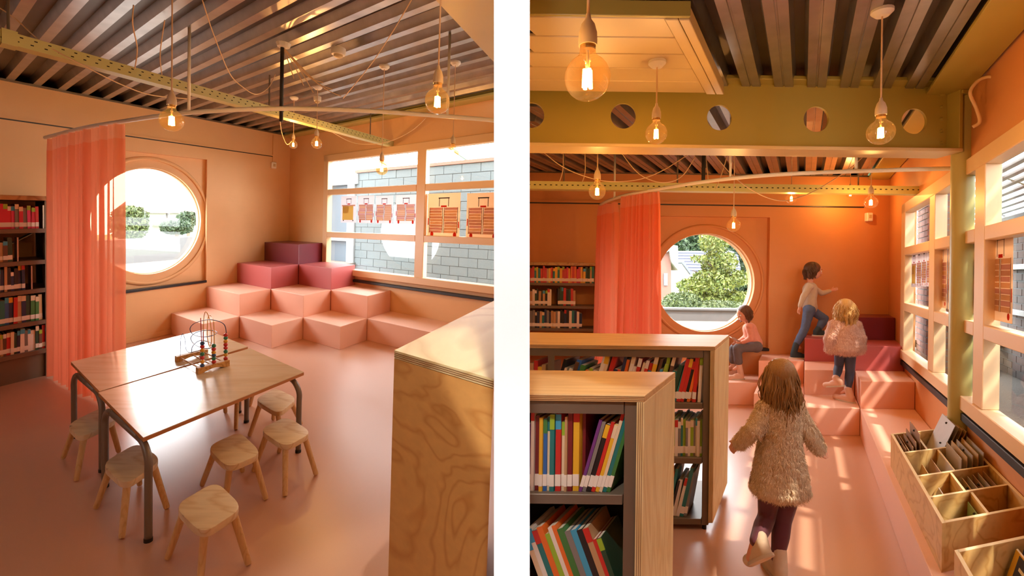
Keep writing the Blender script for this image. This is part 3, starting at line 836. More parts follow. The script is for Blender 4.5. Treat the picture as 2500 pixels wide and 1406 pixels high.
def book(P, s, w, d0, depth, z0, h, col, lean=0.0, label_text='', group='', band=None, lbl=True, top_open=True):
    """P(s, d, z): along the shelf, into the shelf (d0 = spine), up.  lean > 0 tips the top along +s"""
    ca, sa = math.cos(lean), math.sin(lean)
    lift = w * sa if lean < 0 else 0.0
    zb = z0 + (w * abs(sa) if lean > 0 else 0.0) * 0 + (0 if lean >= 0 else 0)
    def T(x, z):                       # local width x, height z -> shelf coordinates, resting on the lower corner
        X = x * ca + z * sa
        Z = -x * sa + z * ca
        return X, Z
    off = max(0.0, w * sa)             # keep the lowest corner on the shelf
    def Q(x, d, z):
        X, Z = T(x, z)
        return P(s + X, d0 + d, z0 + Z + off)
    m = MB()
    t = min(0.004, w * 0.16)
    m.hexa([Q(0, 0, 0), Q(w, 0, 0), Q(w, depth, 0), Q(0, depth, 0), Q(0, 0, h), Q(w, 0, h), Q(w, depth, h), Q(0, depth, h)], 0)
    o = m.build('book', cmat(col), loc=P(s, d0, z0))
    m = MB()
    m.hexa([Q(t, 0.004, h - 0.006), Q(w - t, 0.004, h - 0.006), Q(w - t, depth * 0.985, h - 0.006), Q(t, depth * 0.985, h - 0.006),
            Q(t, 0.004, h + 0.0006), Q(w - t, 0.004, h + 0.0006), Q(w - t, depth * 0.985, h + 0.0006), Q(t, depth * 0.985, h + 0.0006)])
    m.build('pages', M_PAPER, o)
    if lbl:
        m = MB(); a, b = 0.02, 0.02 + min(0.045, h * 0.2)
        m.hexa([Q(-0.0004, -0.0012, a), Q(w + 0.0004, -0.0012, a), Q(w + 0.0004, 0.004, a), Q(-0.0004, 0.004, a), Q(-0.0004, -0.0012, b), Q(w + 0.0004, -0.0012, b), Q(w + 0.0004, 0.004, b), Q(-0.0004, 0.004, b)])
        m.build('spine_label', M_LBL, o)
    if band:
        a, b = h * 0.80, h * 0.995
        m = MB()
        m.hexa([Q(-0.0003, -0.001, a), Q(w + 0.0003, -0.001, a), Q(w + 0.0003, 0.003, a), Q(-0.0003, 0.003, a), Q(-0.0003, -0.001, b), Q(w + 0.0003, -0.001, b), Q(w + 0.0003, 0.003, b), Q(-0.0003, 0.003, b)])
        m.build('spine_band', cmat(band), o)
    tag(o, label_text, 'book', group)
    NBOOK[0] += 1
    return o
def shelf_row(P, s0, s1, d0, depth, z0, h0, h1, cols, where, wr=(0.018, 0.034), lean=0.0, scale_s=1.0, group='', bandp=0.25, leanj=0.0, lblp=1.0, start=0):
    s = s0; k = start
    while True:
        w = random.uniform(*wr) * scale_s
        if s + w > s1: break
        col = random.choice(cols); h = random.uniform(h0, h1)
        ln = lean + random.uniform(-leanj, leanj)
        band = random.choice(['white', 'cream', 'lime', 'red', 'yellow', 'sky blue']) if random.random() < bandp else None
        if band == col: band = None
        txt = '%s book%s, %s from left, %s' % (col, ' with %s top' % band if band else '', ORD[k], where)
        book(P, s, w * 0.985, d0 + random.uniform(0, 0.012), depth, z0, h, col, ln, txt, group, band, random.random() < lblp)
        s += w / max(0.5, math.cos(ln)) if abs(ln) < 0.08 else w / math.cos(ln) * 1.02
        k += 1
    return s, k

# ================================================================ LEFT BOOKCASE
QB = LQ(137, 913, c=0)
AF, BR = QB.x, QB.y
zt_ = LQ(146, 480, a=AF).z
SH = [LQ(135, y, a=AF).z for y in (846, 776, 700, 632, 557)]
M_TOPWOOD = wood('oak_top', (196, 160, 104), (160, 122, 74), axis='y', ring=4, stretch=6, knots=False)
bc = root('bookcase', LP(AF, BR, 0), 'tall bronze-grey steel bookcase with five shelves left of the orange curtain', 'bookcase')
BL_ = -0.45
m = MB(); m.fbox(LP, (AF - 0.02, A0 - 0.02), (BL_, BR + 0.01), (zt_ - 0.045, zt_)); m.build('top_board', M_TOPWOOD, bc, bevel=0.003)
m = MB(); m.fbox(LP, (AF, A0 - 0.03), (BR - 0.03, BR), (0, zt_ - 0.045)); m.build('side_panel', M_TOPWOOD, bc, bevel=0.002)
m = MB(); m.fbox(LP, (AF + 0.02, AF + 0.09), (BR - 0.085, BR - 0.035), (0.0, zt_ - 0.045)); m.build('upright', M_SHELF, bc)
m = MB(); m.fbox(LP, (AF + 0.5, AF + 0.56), (BR - 0.085, BR - 0.035), (0.0, zt_ - 0.045)); m.build('upright', M_SHELF, bc)
m = MB(); m.fbox(LP, (AF, A0 - 0.03), (BL_, BL_ + 0.03), (0, zt_ - 0.045)); m.build('side_panel', M_TOPWOOD, bc)
for c in SH:
    m = MB(); m.fbox(LP, (AF, A0 - 0.04), (BL_ + 0.03, BR - 0.035), (c - 0.045, c)); m.build('shelf', M_SHELF, bc, bevel=0.003)
m = MB(); m.fbox(LP, (AF + 0.05, A0 - 0.05), (BL_ + 0.03, BR - 0.035), (0.0, SH[0] - 0.05)); m.build('plinth', M_SHELF, bc)
m = MB(); m.tube([LP(A0 - 0.06, BR - 0.1, SH[3] + 0.27), LP(A0 - 0.06, BR - 0.55, SH[3])], 0.012, 6); m.build('cross_brace', M_ALU, bc)
for (r, px) in ((4, 100), (3, 36), (2, 70)):
    bb = LQ(px, 600, a=AF).y + 0.02
    m = MB(); m.fbox(LP, (AF + 0.02, AF + 0.2), (bb, bb + 0.012), (SH[r], SH[r] + 0.24)); m.build('book_end', M_ALU, bc)
def PL_(s, d, z): return LP(AF + 0.03 + d * 1.6, s, z)
GB = 'books in the left bookcase'
b_at = lambda px: LQ(px, 600, a=AF).y
SHN = ['bottom shelf left of the curtain', 'second shelf up, left of the curtain', 'middle shelf left of the curtain', 'fourth shelf up, left of the curtain', 'top shelf left of the curtain']
rowsL = [(0, 132, (0.22, 0.27), ['black', 'white', 'tan', 'brown', 'cream', 'red', 'dark green', 'grey', 'navy'], (0.022, 0.04)),
         (1, 108, (0.24, 0.30), ['tan', 'orange', 'yellow', 'red', 'teal', 'navy', 'green', 'cream', 'blue', 'dark green'], (0.028, 0.045)),
         (2, 69, (0.20, 0.29), ['black', 'white', 'grey', 'tan', 'navy', 'red', 'brown'], (0.022, 0.036)),
         (3, 35, (0.20, 0.26), ['black', 'tan', 'cream', 'crimson', 'dark green', 'brown'], (0.03, 0.042)),
         (4, 99, (0.22, 0.27), ['crimson', 'crimson', 'crimson', 'pink', 'red', 'crimson', 'grey', 'crimson'], (0.026, 0.036))]
for (r, px, hh, cols_, wr) in rowsL:
    shelf_row(PL_, 0.62 if r != 0 else 0.6, b_at(px), 0.0, 0.16, SH[r], hh[0] * 0.92, hh[1] * 0.92, cols_, SHN[r], wr, group=GB, bandp=0.5, leanj=0.02)
book(PL_, b_at(118), 0.03, 0.0, 0.16, SH[1], 0.25, 'white', 0.22, 'white book leaning alone at the right end of the second shelf up', GB, None)
book(PL_, b_at(112) + 0.005, 0.025, 0.0, 0.16, SH[1], 0.27, 'dark green', 0.12, 'dark green book leaning beside the white one on the second shelf up', GB, None)

# ================================================================ CURTAIN, RAIL, TRAY
def sheer(name, rgb):
    m = bpy.data.materials.new(name); m.use_nodes = True
    N, Lk = m.node_tree.nodes, m.node_tree.links
    N.remove(N['Principled BSDF'])
    d = N.new('ShaderNodeBsdfDiffuse'); d.inputs[0].default_value = lin(*rgb)
    t_ = N.new('ShaderNodeBsdfTranslucent'); t_.inputs[0].default_value = lin(*rgb)
    tr = N.new('ShaderNodeBsdfTransparent'); tr.inputs[0].default_value = lin(255, 176, 140)
    m1 = N.new('ShaderNodeMixShader'); m1.inputs[0].default_value = 0.5
    m2 = N.new('ShaderNodeMixShader'); m2.inputs[0].default_value = 0.22
    Lk.new(d.outputs[0], m1.inputs[1]); Lk.new(t_.outputs[0], m1.inputs[2])
    Lk.new(m1.outputs[0], m2.inputs[1]); Lk.new(tr.outputs[0], m2.inputs[2])
    Lk.new(m2.outputs[0], N['Material Output'].inputs[0])
    return m
M_CURT = sheer('sheer_orange_voile', (250, 164, 126))
M_CURTB = sheer('orange_heading_tape', (250, 182, 148))
def curtain(P, path, z0, z1, folds, amp, label, group, band=0.12, flare=0.0, name='curtain'):
    """PATH: plan points; the cloth waves to both sides of it"""
    pts = smooth_path([Vector((x, y, 0)) for x, y in path], 24)
    L_ = [0.0]
    for i in range(1, len(pts)): L_.append(L_[-1] + (pts[i] - pts[i - 1]).length)
    n = folds * 10
    lev = [z0, z0 + (z1 - z0) * 0.25, z0 + (z1 - z0) * 0.5, z0 + (z1 - z0) * 0.75, z1 - band, z1]
    rnd = random.Random(folds)
    ph = [rnd.uniform(0.6, 1.4) for _ in range(folds + 2)]
    base, m1, m2 = P(path[0][0], path[0][1], z0), MB(), MB()
    rowsv = []
    for iz, z in enumerate(lev):
        row = []
        f = iz / (len(lev) - 1)
        for k in range(n + 1):
            tt = k / n * L_[-1]
            i = max(j for j in range(len(L_)) if L_[j] <= tt + 1e-9)
            i = min(i, len(pts) - 2)
            u_ = (tt - L_[i]) / max(1e-6, L_[i + 1] - L_[i])
            p = pts[i].lerp(pts[i + 1], u_)
            tg = (pts[i + 1] - pts[i]).normalized(); nn = Vector((-tg.y, tg.x, 0))
            fo = k / 10.0
            w_ = math.sin(fo * 2 * math.pi) * amp * ph[int(fo) % len(ph)] * (1.25 - 0.55 * f) + math.sin(fo * 4.1 + f * 1.5) * amp * 0.35
            q = p + nn * w_ + tg * (flare * (1 - f) * (k / n - 0.5))
            row.append(P(q.x, q.y, z))
        rowsv.append(row)
    def sheet(mb, rr):
        vs_ = [v for r_ in rr for v in r_]; fs = []
        for i in range(len(rr) - 1):
            for k in range(n): fs.append((i * (n + 1) + k, i * (n + 1) + k + 1, (i + 1) * (n + 1) + k + 1, (i + 1) * (n + 1) + k))
        mb.add(vs_, fs)
    t = root(name, base, label, 'curtain', group)
    sheet(m1, rowsv[:5]); m1.build('drape', M_CURT, t, smooth='all')
    sheet(m2, rowsv[4:]); m2.build('heading_band', M_CURTB, t, smooth='all')
    return t
CR = 2.5
curtain(LP, [(6.62, 1.10), (6.15, 1.12), (5.65, 1.18), (5.25, 1.23), (4.98, 1.27), (4.87, 1.335)], 0.02, CR - 0.02, 15, 0.028, 'sheer orange floor-length curtain between the bookcase and the round window', None)
rail_px = [(110, 336), (205, 312), (308, 295), (380, 284), (460, 275), (570, 268), (680, 265), (775, 266), (865, 269), (960, 274), (1050, 281), (1130, 287), (1207, 294)]
t = root('curtain_rail', LW(680, 265, c=CR), 'white curved curtain rail sweeping above the reading corner', 'curtain rail')
m = MB(); m.tube(smooth_path([LW(x, y, c=CR) for x, y in rail_px], 6), 0.017, 10); m.build('rail', M_WHITE, t, smooth='all')
for (px, py) in ((461, 275), (1092, 284)):
    q = LQ(px, py, c=CR)
    m = MB(); m.tube([LP(q.x, q.y, CR), LP(q.x, q.y, CW + 0.02)], 0.011, 8); m.build('hanger_rod', M_WHITE, t, smooth='all')
# perforated cable tray
M_TRAY = mat('olive_tray_enamel', (196, 188, 122), rough=0.45)
t = root('cable_tray', LP(4.44, 3, 2.72), 'perforated olive green cable tray crossing the reading corner', 'cable tray')
def trayP(da, s, dc): # s along b
    f = (s - 0.2) / 4.6
    return LP(4.44 + da, s, 2.80 - 0.10 * f + dc)
m = MB(); m.fbox(trayP, (-0.055, -0.05), (-0.6, B0), (0.0, 0.075)); m.fbox(trayP, (-0.055, 0.055), (-0.6, B0), (-0.004, 0.0)); m.fbox(trayP, (0.05, 0.055), (-0.6, B0), (0.0, 0.03))
m.build('channel', M_TRAY, t)
m = MB(); s = -0.5
while s < B0 - 0.05:
    for dc in (0.022, 0.052):
        m.fbox(trayP, (-0.0558, -0.055), (s + (0.02 if dc > 0.03 else 0), s + (0.038 if dc > 0.03 else 0.018)), (dc, dc + 0.007))
    s += 0.075
o = m.build('perforation', M_DARK, t); o['kind'] = 'stuff'
m = MB(); m.fbox(trayP, (-0.062, 0.06), (0.48, 0.56), (-0.01, 0.085)); m.build('splice_bracket', M_TRAY, t)
for s in (0.52, 2.6, 4.3):
    p0, p1 = trayP(0, s, 0.07), LP(4.44, s, CW + 0.02)
    m = MB(); m.tube([p0, p1], 0.008, 6); m.build('drop_rod', M_SHELF, t)
# dark cable drop with its junction near the middle
t = root('cable_drop', LW(686, 262, c=2.62), 'dark vertical conduit with loose white cables hanging beside the tray', 'cable drop')
q = LQ(687, 262, c=2.62)
m = MB(); m.tube([LP(q.x, q.y, 2.5), LP(q.x, q.y, CW + 0.02)], 0.016, 8); m.build('conduit', M_BLACK, t, smooth='all')
m = MB(); m.lathe(LP(q.x - 0.02, q.y, CW + 0.02), [(0, 0), (0.06, 0), (0.05, -0.03), (0, -0.03)], 14, E3); m.build('ceiling_box', M_WHITE, t)
for k in range(6):
    m = MB(); m.tube(smooth_path([LP(q.x, q.y, CW), LP(q.x - 0.03 - 0.03 * k, q.y + 0.05 + 0.05 * k, CW - 0.12 - 0.03 * k), LP(q.x - 0.05 - 0.05 * k, q.y + 0.1 + 0.08 * k, CW - 0.25 - 0.05 * (k % 3))], 5), 0.004, 5)
    m.build('loose_cable', M_CABLE, t)
# smoke detectors
for (px, py, lab) in ((826, 124, 'white round smoke detector on the steel deck above the curved rail'), (775, 240, 'small white detector on the deck beyond the cable drop')):
    w = LW(px, py, c=CW)
    t = root('smoke_detector', w, lab, 'detector')
    r = 0.062 if px == 826 else 0.045
    m = MB(); m.lathe(w, [(0, 0.02), (r, 0.02), (r, -0.02), (r * 0.9, -0.035), (0, -0.035)], 20, E3); m.build('base', M_WHITE, t, smooth=True)
    m = MB(); m.lathe(w, [(r * 0.62, -0.034), (r * 0.6, -0.052), (r * 0.3, -0.062), (0, -0.062)], 16, E3); m.build('sensor_head', M_CREAM, t, smooth=True)
def lcable(pts, label, r=0.0042):
    W = [LW(x, y, c=c) for x, y, c in pts]
    m = MB(); m.tube(smooth_path(W, 7), r, 6)
    tag(m.build('loose_cable', M_CABLE, loc=W[0], smooth='all'), label, 'cable', 'loose cream cables of the reading corner')
lcable([(326, 12, 3.12), (324, 60, 3.0), (335, 118, 2.9), (329, 168, 2.82)], 'short wavy cream cable dangling from the deck to the tray, left of the bulb cord')
lcable([(402, 50, 3.12), (393, 110, 3.0), (391, 145, 2.92), (395, 182, 2.84)], 'short wavy cream cable dangling just left of the hanging bulb cord')
lcable([(494, 0, 3.12), (520, 80, 3.0), (560, 178, 2.88), (592, 212, 2.84), (625, 230, 2.83), (655, 214, 2.95), (672, 182, 3.1)], 'cream cable swooping from the deck to the dark cable drop')
lcable([(-30, 0, 3.1), (40, 48, 3.0), (105, 105, 2.86), (215, 166, 2.74), (300, 208, 2.70), (370, 232, 2.70), (460, 241, 2.78)], 'cream cable sagging along and under the tray at the left')
lcable([(1010, -10, 3.12), (960, 75, 3.12), (905, 158, 3.1), (838, 240, 3.1)], 'straight cream cable running diagonally under the steel deck')
lcable([(778, 300, 2.8), (815, 325, 2.72), (870, 350, 2.68), (940, 348, 2.7), (1000, 322, 2.8), (1040, 288, 2.95)], 'cream cable arcing in front of the gridded window head')
lcable([(683, 290, 2.7), (688, 325, 2.6), (700, 352, 2.5), (712, 345, 2.55)], 'cream cable hanging down to the bulb in the corner')

# ================================================================ TABLES
M_TTOP = wood('ash_laminate', (228, 208, 178), (220, 197, 164), axis='x', ring=1.6, stretch=7, rough=0.22, knots=False, contrast=1.6)
M_TEDGE = mat('beech_edge', (186, 124, 70), rough=0.5)
_mats['ash_laminate'].node_tree.nodes['Principled BSDF'].inputs['Coat Weight'].default_value = 0.6
_mats['ash_laminate'].node_tree.nodes['Principled BSDF'].inputs['Coat Roughness'].default_value = 0.22
TC = 0.55
def table(corn, legs_a, legs_b, label):
    qs = [LQ(x, y, c=TC) for x, y in corn]
    t = root('school_table', LP(qs[0].x, qs[0].y, 0), label, 'table', 'two pushed-together school tables')
    cen = sum((Vector((q.x, q.y, 0)) for q in qs), Vector()) / 4
    def ins(q, k): v = Vector((q.x, q.y, 0)); v = v + (cen - v) * k; return v
    m = MB(); m.prism([LP(q.x, q.y, TC - 0.004) for q in qs], [LP(q.x, q.y, TC) for q in qs]); m.build('table_top', M_TTOP, t)
    m = MB(); m.prism([LP(q.x, q.y, TC - 0.024) for q in qs], [LP(q.x, q.y, TC - 0.0045) for q in qs]); m.build('edge_band', M_TEDGE, t)
    for b in legs_b:
        a0, a1 = legs_a
        sg = 1 if a1 > a0 else -1
        for (x, s_) in ((a0, sg), (a1, -sg)):
            pts = [LP(x, b, 0.012), LP(x, b, 0.2), LP(x, b, 0.36), LP(x, b, 0.43), LP(x + s_ * 0.04, b, 0.48), LP(x + s_ * 0.10, b, 0.508), LP(x + s_ * 0.17, b, 0.512)]
            m = MB(); m.tube(smooth_path(pts, 4), 0.0185, 12); m.build('leg', M_GREYMETAL, t, smooth='all')
            m = MB(); m.tube([LP(x, b, 0), LP(x, b, 0.02)], 0.0205, 12); m.build('foot_cap', M_BLACK, t)
        m = MB(); m.tube([LP(a0 + sg * 0.16, b, 0.512), LP(a1 - sg * 0.16, b, 0.512)], 0.0185, 10); m.build('end_rail', M_GREYMETAL, t, smooth='all')
    m = MB(); m.fbox(LP, (min(legs_a) + 0.3, min(legs_a) + 0.34), (legs_b[0], legs_b[1]), (0.49, 0.526)); m.build('cross_rail', M_GREYMETAL, t)
table([(173, 883), (503, 803.5), (605, 846), (243, 955)], (4.60, 3.80), (0.90, 1.95), 'rear of two pale wood school tables, nearer the orange curtain')
table([(240, 958), (610, 850), (742, 908), (350, 1068)], (2.73, 3.56), (0.86, 1.90), 'front of two pale wood school tables, with three stools before it')

# ================================================================ STOOLS
M_PINE = wood('pine_seat', (238, 212, 170), (222, 186, 136), axis='x', ring=4, stretch=8, rough=0.45, contrast=1.3, seed=1.3)
M_PINELEG = wood('pine_leg', (228, 188, 132), (216, 172, 114), axis='z', ring=8, stretch=9, rough=0.5, knots=False)
SCH = 0.275
def rounded(qs, k=0.30, n=5):
    out = []
    N_ = len(qs)
    for i in range(N_):
        p, a, b = qs[i], qs[i - 1], qs[(i + 1) % N_]
        p0, p1 = p + (a - p) * k, p + (b - p) * k
        for j in range(n + 1):
            t = j / n
            out.append((1 - t) ** 2 * p0 + 2 * t * (1 - t) * p + t * t * p1)
    return out
def stool(corn, feet, label):
    qs = [LQ(x, y, c=SCH) for x, y in corn]
    cen = sum(qs, Vector()) / 4
    t = root('wooden_stool', LP(cen.x, cen.y, 0), label, 'stool', 'small pine stools around the tables')
    rp = rounded(qs)
    m = MB(); m.prism([LP(q.x, q.y, SCH - 0.036) for q in rp], [LP(q.x, q.y, SCH) for q in rp]); m.build('seat', M_PINE, t, bevel=0.006, seg=2, smooth=True)
    for q, ft in zip(qs, feet):
        top = q.lerp(cen, 0.30)
        if ft is None:
            d = q + (q - cen) * 0.22
            fp = LP(d.x, d.y, 0.004)
        else:
            g = LQ(ft[0], ft[1], c=0.004); fp = LP(g.x, g.y, 0.004)
        m = MB(); m.tube([fp, fp.lerp(LP(top.x, top.y, SCH - 0.03), 0.04), LP(top.x, top.y, SCH - 0.03)], [0.0125, 0.0155, 0.0185], 12); m.build('leg', M_PINELEG, t, smooth=True)
stool([(255, 990), (162, 1036), (195, 1070), (290, 1022)], [None, (154, 1118), (186, 1174), (290, 1103)], 'pine stool at the left end of the tables behind a table leg')
stool([(336, 1079), (246, 1132), (305, 1186), (397, 1121)], [(341, 1184), (234, 1240), (297, 1314), (408, 1241)], 'pine stool directly behind the front table leg')
stool([(585, 1052), (504, 1090), (556, 1143), (641, 1106)], [(592, 1151), (493, 1184), (549, 1236), (650, 1219)], 'pine stool with dark knots in the middle of the floor before the tables')
stool([(700, 1015), (632, 1048), (697, 1092), (763, 1055)], [(681, 1104), (619, 1150), (696, 1211), (772, 1159)], 'pine stool nearest the plywood cabinet')
stool([(528, 1173), (423, 1234), (494, 1305), (595, 1238)], [None, (409, 1363), (489, 1416), (607, 1378)], 'nearest pine stool at the bottom of the reading corner')
stool([(672, 946), (620, 975), (680, 1011), (727, 972)], [(667, 1024), (609, 1064), (688, 1072), (735, 1034)], 'pine stool tucked behind the right table leg')
stool([(585, 905), (527, 932), (578, 960), (640, 930)], [None, (551, 1008), None, (610, 990)], 'pine stool hidden under the tables with only its legs showing')

# ================================================================ BEAD MAZE TOY
t = root('bead_maze', LW(497, 880, c=TC), 'wooden bead maze toy with coloured beads on bent wires on the table', 'toy')
M_TOYW = wood('toy_pine', (222, 172, 104), (190, 136, 72), axis='x', ring=5, stretch=6, knots=False)
f0_, f1_ = LQ(484, 914, c=TC), LQ(561, 893, c=TC)
g0_, g1_ = LQ(432, 885, c=TC), LQ(508, 866, c=TC)
def rail_toy(p, q, nm):
    d = (q - p); w = Vector((0.05, 0, 0))
    m = MB(); pts = []
    n = 10
    for i in range(n + 1):
        f = i / n; arch = 0.018 * math.sin(math.pi * min(max((f - 0.15) / 0.7, 0), 1))
        pts.append((p + d * f, arch))
    for i in range(n):
        (x0, h0), (x1, h1) = pts[i], pts[i + 1]
        m.hexa([LP(x0.x, x0.y, TC + h0), LP(x1.x, x1.y, TC + h1), LP(x1.x + w.x, x1.y, TC + h1), LP(x0.x + w.x, x0.y, TC + h0),
                LP(x0.x, x0.y, TC + 0.045), LP(x1.x, x1.y, TC + 0.045), LP(x1.x + w.x, x1.y, TC + 0.045), LP(x0.x + w.x, x0.y, TC + 0.045)])
    m.build(nm, M_TOYW, t)
rail_toy(f0_, f1_, 'base_rail'); rail_toy(g0_, g1_, 'base_rail')
for f in (0.12, 0.5, 0.88):
    p, q = f0_.lerp(f1_, f), g0_.lerp(g1_, f)
    m = MB(); m.tube([LP(p.x, p.y, TC + 0.028), LP(q.x, q.y, TC + 0.028)], 0.006, 8); m.build('dowel', M_TOYW, t)
M_WIREB = mat('blue_wire', (40, 44, 92), rough=0.35); M_WIRER = mat('red_wire', (176, 34, 40), rough=0.35); M_WIREY = mat('yellow_wire', (222, 160, 50), rough=0.35)
af, ag = (f0_.x + f1_.x) / 2 + 0.025, (g0_.x + g1_.x) / 2 + 0.025
def wire(pts, m_, r=0.0028, nm='wire'):
    W = [LW(x, y, a=a) for x, y, a in pts]
    m = MB(); m.tube(smooth_path(W, 7), r, 6); m.build(nm, m_, t, smooth='all')
am = (af + ag) / 2
wire([(494, 905, af), (493, 860, af), (491, 810, af), (490, 776, af)], M_WIRER)
wire([(551, 884, af), (552, 840, af), (552, 808, af), (545, 790, af), (520, 781, af), (497, 782, am), (474, 790, ag), (464, 802, ag), (470, 815, ag), (490, 822, am), (515, 820, af), (530, 812, am), (520, 807, ag), (498, 807, ag), (478, 812, ag), (466, 824, ag), (472, 838, ag), (490, 848, am), (512, 850, af), (522, 842, am), (508, 834, ag), (486, 832, ag), (470, 846, ag), (468, 860, ag)], M_WIREB, 0.003)
wire([(522, 892, af), (523, 850, af), (522, 790, af), (516, 772, am), (508, 776, am), (506, 820, am), (512, 846, am), (516, 830, am), (514, 790, am), (506, 765, am), (500, 764, am), (497, 790, ag), (497, 860, ag)], M_WIREY)
wire([(440, 868, ag), (441, 830, ag), (446, 815, ag), (452, 830, ag), (454, 852, ag), (462, 860, ag), (480, 857, ag), (500, 850, ag)], M_WIREB, 0.0022)
wire([(496, 852, af), (496, 830, af), (496, 810, af)], M_WIRER)
BC = {'red': mat('red_bead', (196, 36, 40), rough=0.3, coat=0.3), 'green': mat('green_bead', (36, 124, 92), rough=0.3, coat=0.3), 'yellow': mat('yellow_bead', (226, 168, 56), rough=0.3, coat=0.3), 'blue': mat('blue_bead', (36, 76, 132), rough=0.3, coat=0.3)}
for (px, ys, cs) in ((494, [892, 883, 873, 864, 855, 846, 838], ['blue', 'yellow', 'red', 'green', 'yellow', 'red', 'blue']), (522, [883, 875, 867, 860, 852, 844], ['red', 'green', 'blue', 'yellow', 'red', 'green']), (551, [875, 866, 858, 849, 841, 833, 825, 818], ['red', 'yellow', 'green', 'red', 'red', 'yellow', 'green', 'red'])):
    for y, c in zip(ys, cs):
        m = MB(); m.ball(LW(px, y, a=af), 0.0155, 10, 7); m.build('bead', BC[c], t, smooth='all')

# ================================================================ POSTERS ON THE GRIDDED WINDOW
def paper(name, rgb):
    m = bpy.data.materials.new(name); m.use_nodes = True
    N, Lk = m.node_tree.nodes, m.node_tree.links
    N.remove(N['Principled BSDF'])
    d = N.new('ShaderNodeBsdfDiffuse'); d.inputs[0].default_value = lin(*rgb)
    t_ = N.new('ShaderNodeBsdfTranslucent'); t_.inputs[0].default_value = lin(*rgb)
    m1 = N.new('ShaderNodeMixShader'); m1.inputs[0].default_value = 0.55
    Lk.new(d.outputs[0], m1.inputs[1]); Lk.new(t_.outputs[0], m1.inputs[2]); Lk.new(m1.outputs[0], N['Material Output'].inputs[0])
    return m
M_POSTW = paper('white_poster_paper', (238, 232, 236))
M_POSTC = paper('cream_poster_paper', (236, 206, 176))
PRN = [paper('print_' + n_, c_) for n_, c_ in (('brown', (200, 150, 122)), ('tan', (216, 170, 128)), ('rose', (206, 154, 140)), ('dark', (52, 42, 40)), ('red', (196, 52, 36)), ('yellow', (222, 186, 96)), ('green', (110, 120, 56)))]
def poster(P, s0, s1, z0, z1, paper, label, group, seed=0, kind='books', out=-1):
    """P(s, d, z): s along the pane, d out of the page towards the room when multiplied by OUT"""
    rnd = random.Random(seed)
    t = root('poster', P(s0, 0, z0), label, 'poster', group)
    m = MB(); m.fbox(lambda x, d, z: P(x, d, z), (s0, s1), (0, 0.0015), (z0, z1)); m.build('sheet', paper, t)
    W, H = s1 - s0, z1 - z0
    X = lambda f: s0 + W * f
    Z = lambda f: z0 + H * f
    e = -0.0012
    m = MB()
    def q(x0, x1, y0, y1, mi, sk=0.0):
        m.add([P(X(x0), e, Z(y0)), P(X(x1), e, Z(y0)), P(X(x1 + sk), e, Z(y1)), P(X(x0 + sk), e, Z(y1))], [(0, 1, 2, 3)], mi)
    if kind == 'one':
        q(0.10, 0.80, 0.10, 0.62, 5); q(0.06, 0.92, 0.62, 0.67, 0); q(0.12, 0.5, 0.36, 0.62, 5)
        for k in range(5): q(0.12, 0.52, 0.38 + k * 0.047, 0.40 + k * 0.047, 0)
        q(0.14, 0.2, 0.06, 0.10, 3); q(0.76, 0.82, 0.06, 0.10, 3)
    else:
        y = 0.10; y1 = 0.68; n = 9
        for c, (xa, xb) in enumerate(((0.08, 0.47), (0.53, 0.92))):
            for k in range(n):
                ya, yb = y + (y1 - y) * k / n, y + (y1 - y) * (k + 1) / n
                dx = math.sin(k * 0.9 + seed + c) * 0.018
                q(xa + dx, xb + dx, ya + 0.004, yb - 0.004, rnd.choice([0, 1, 2, 1]))
            q(xa - 0.015, xa, y, y1, 3); q(xb, xb + 0.015, y, y1, 3)
        q(0.02, 0.05, 0.28, 0.44, 4); q(0.95, 0.98, 0.22, 0.36, 4)
    q(0.42, 0.60, 0.685, 0.725, 4)
    q(0.36, 0.38, 0.70, 0.88, 3); q(0.64, 0.66, 0.70, 0.88, 3); q(0.34, 0.68, 0.88, 0.905, 3)
    m.build('printed_suitcase', PRN, t)
    if kind != 'one':
        for xc in (0.16, 0.86):
            m = MB(); n = 12
            m.add([P(X(xc) + math.cos(2 * math.pi * k / n) * W * 0.05, e * 1.5, Z(0.065) + math.sin(2 * math.pi * k / n) * W * 0.06) for k in range(n)], [tuple(range(n))]); m.build('printed_wheel', PRN[4], t)
def PWB(s, d, z): return LP(s, B0 + 0.042 + d, z)
GP = 'posters on the gridded window'
def lpost(px0, px1, py0, py1, paper, label, seed, kind='books'):
    q0, q1 = LQ(px0, py1, b=B0 + 0.042), LQ(px1, py0, b=B0 + 0.042)
    poster(PWB, q0.x, q1.x, q0.z, q1.z, paper, label, GP, seed, kind)
lpost(832, 871, 478, 543, M_POSTW, 'small white poster with a half-empty yellow book suitcase, leftmost of four', 1, 'one')
lpost(873, 914, 477, 544, M_POSTW, 'small white book-suitcase poster, second from the left of four', 2)
lpost(916, 960, 477, 545, M_POSTW, 'small white book-suitcase poster, third from the left of four', 3)
lpost(965, 1017, 475, 546, M_POSTW, 'small white book-suitcase poster next to the mullion, rightmost of four', 4)
lpost(1042, 1125, 470, 578, M_POSTC, 'large cream book-suitcase poster right of the mullion', 5)
lpost(1137, 1222, 469, 582, M_POSTC, 'large cream book-suitcase poster at the right edge of the gridded window', 6)

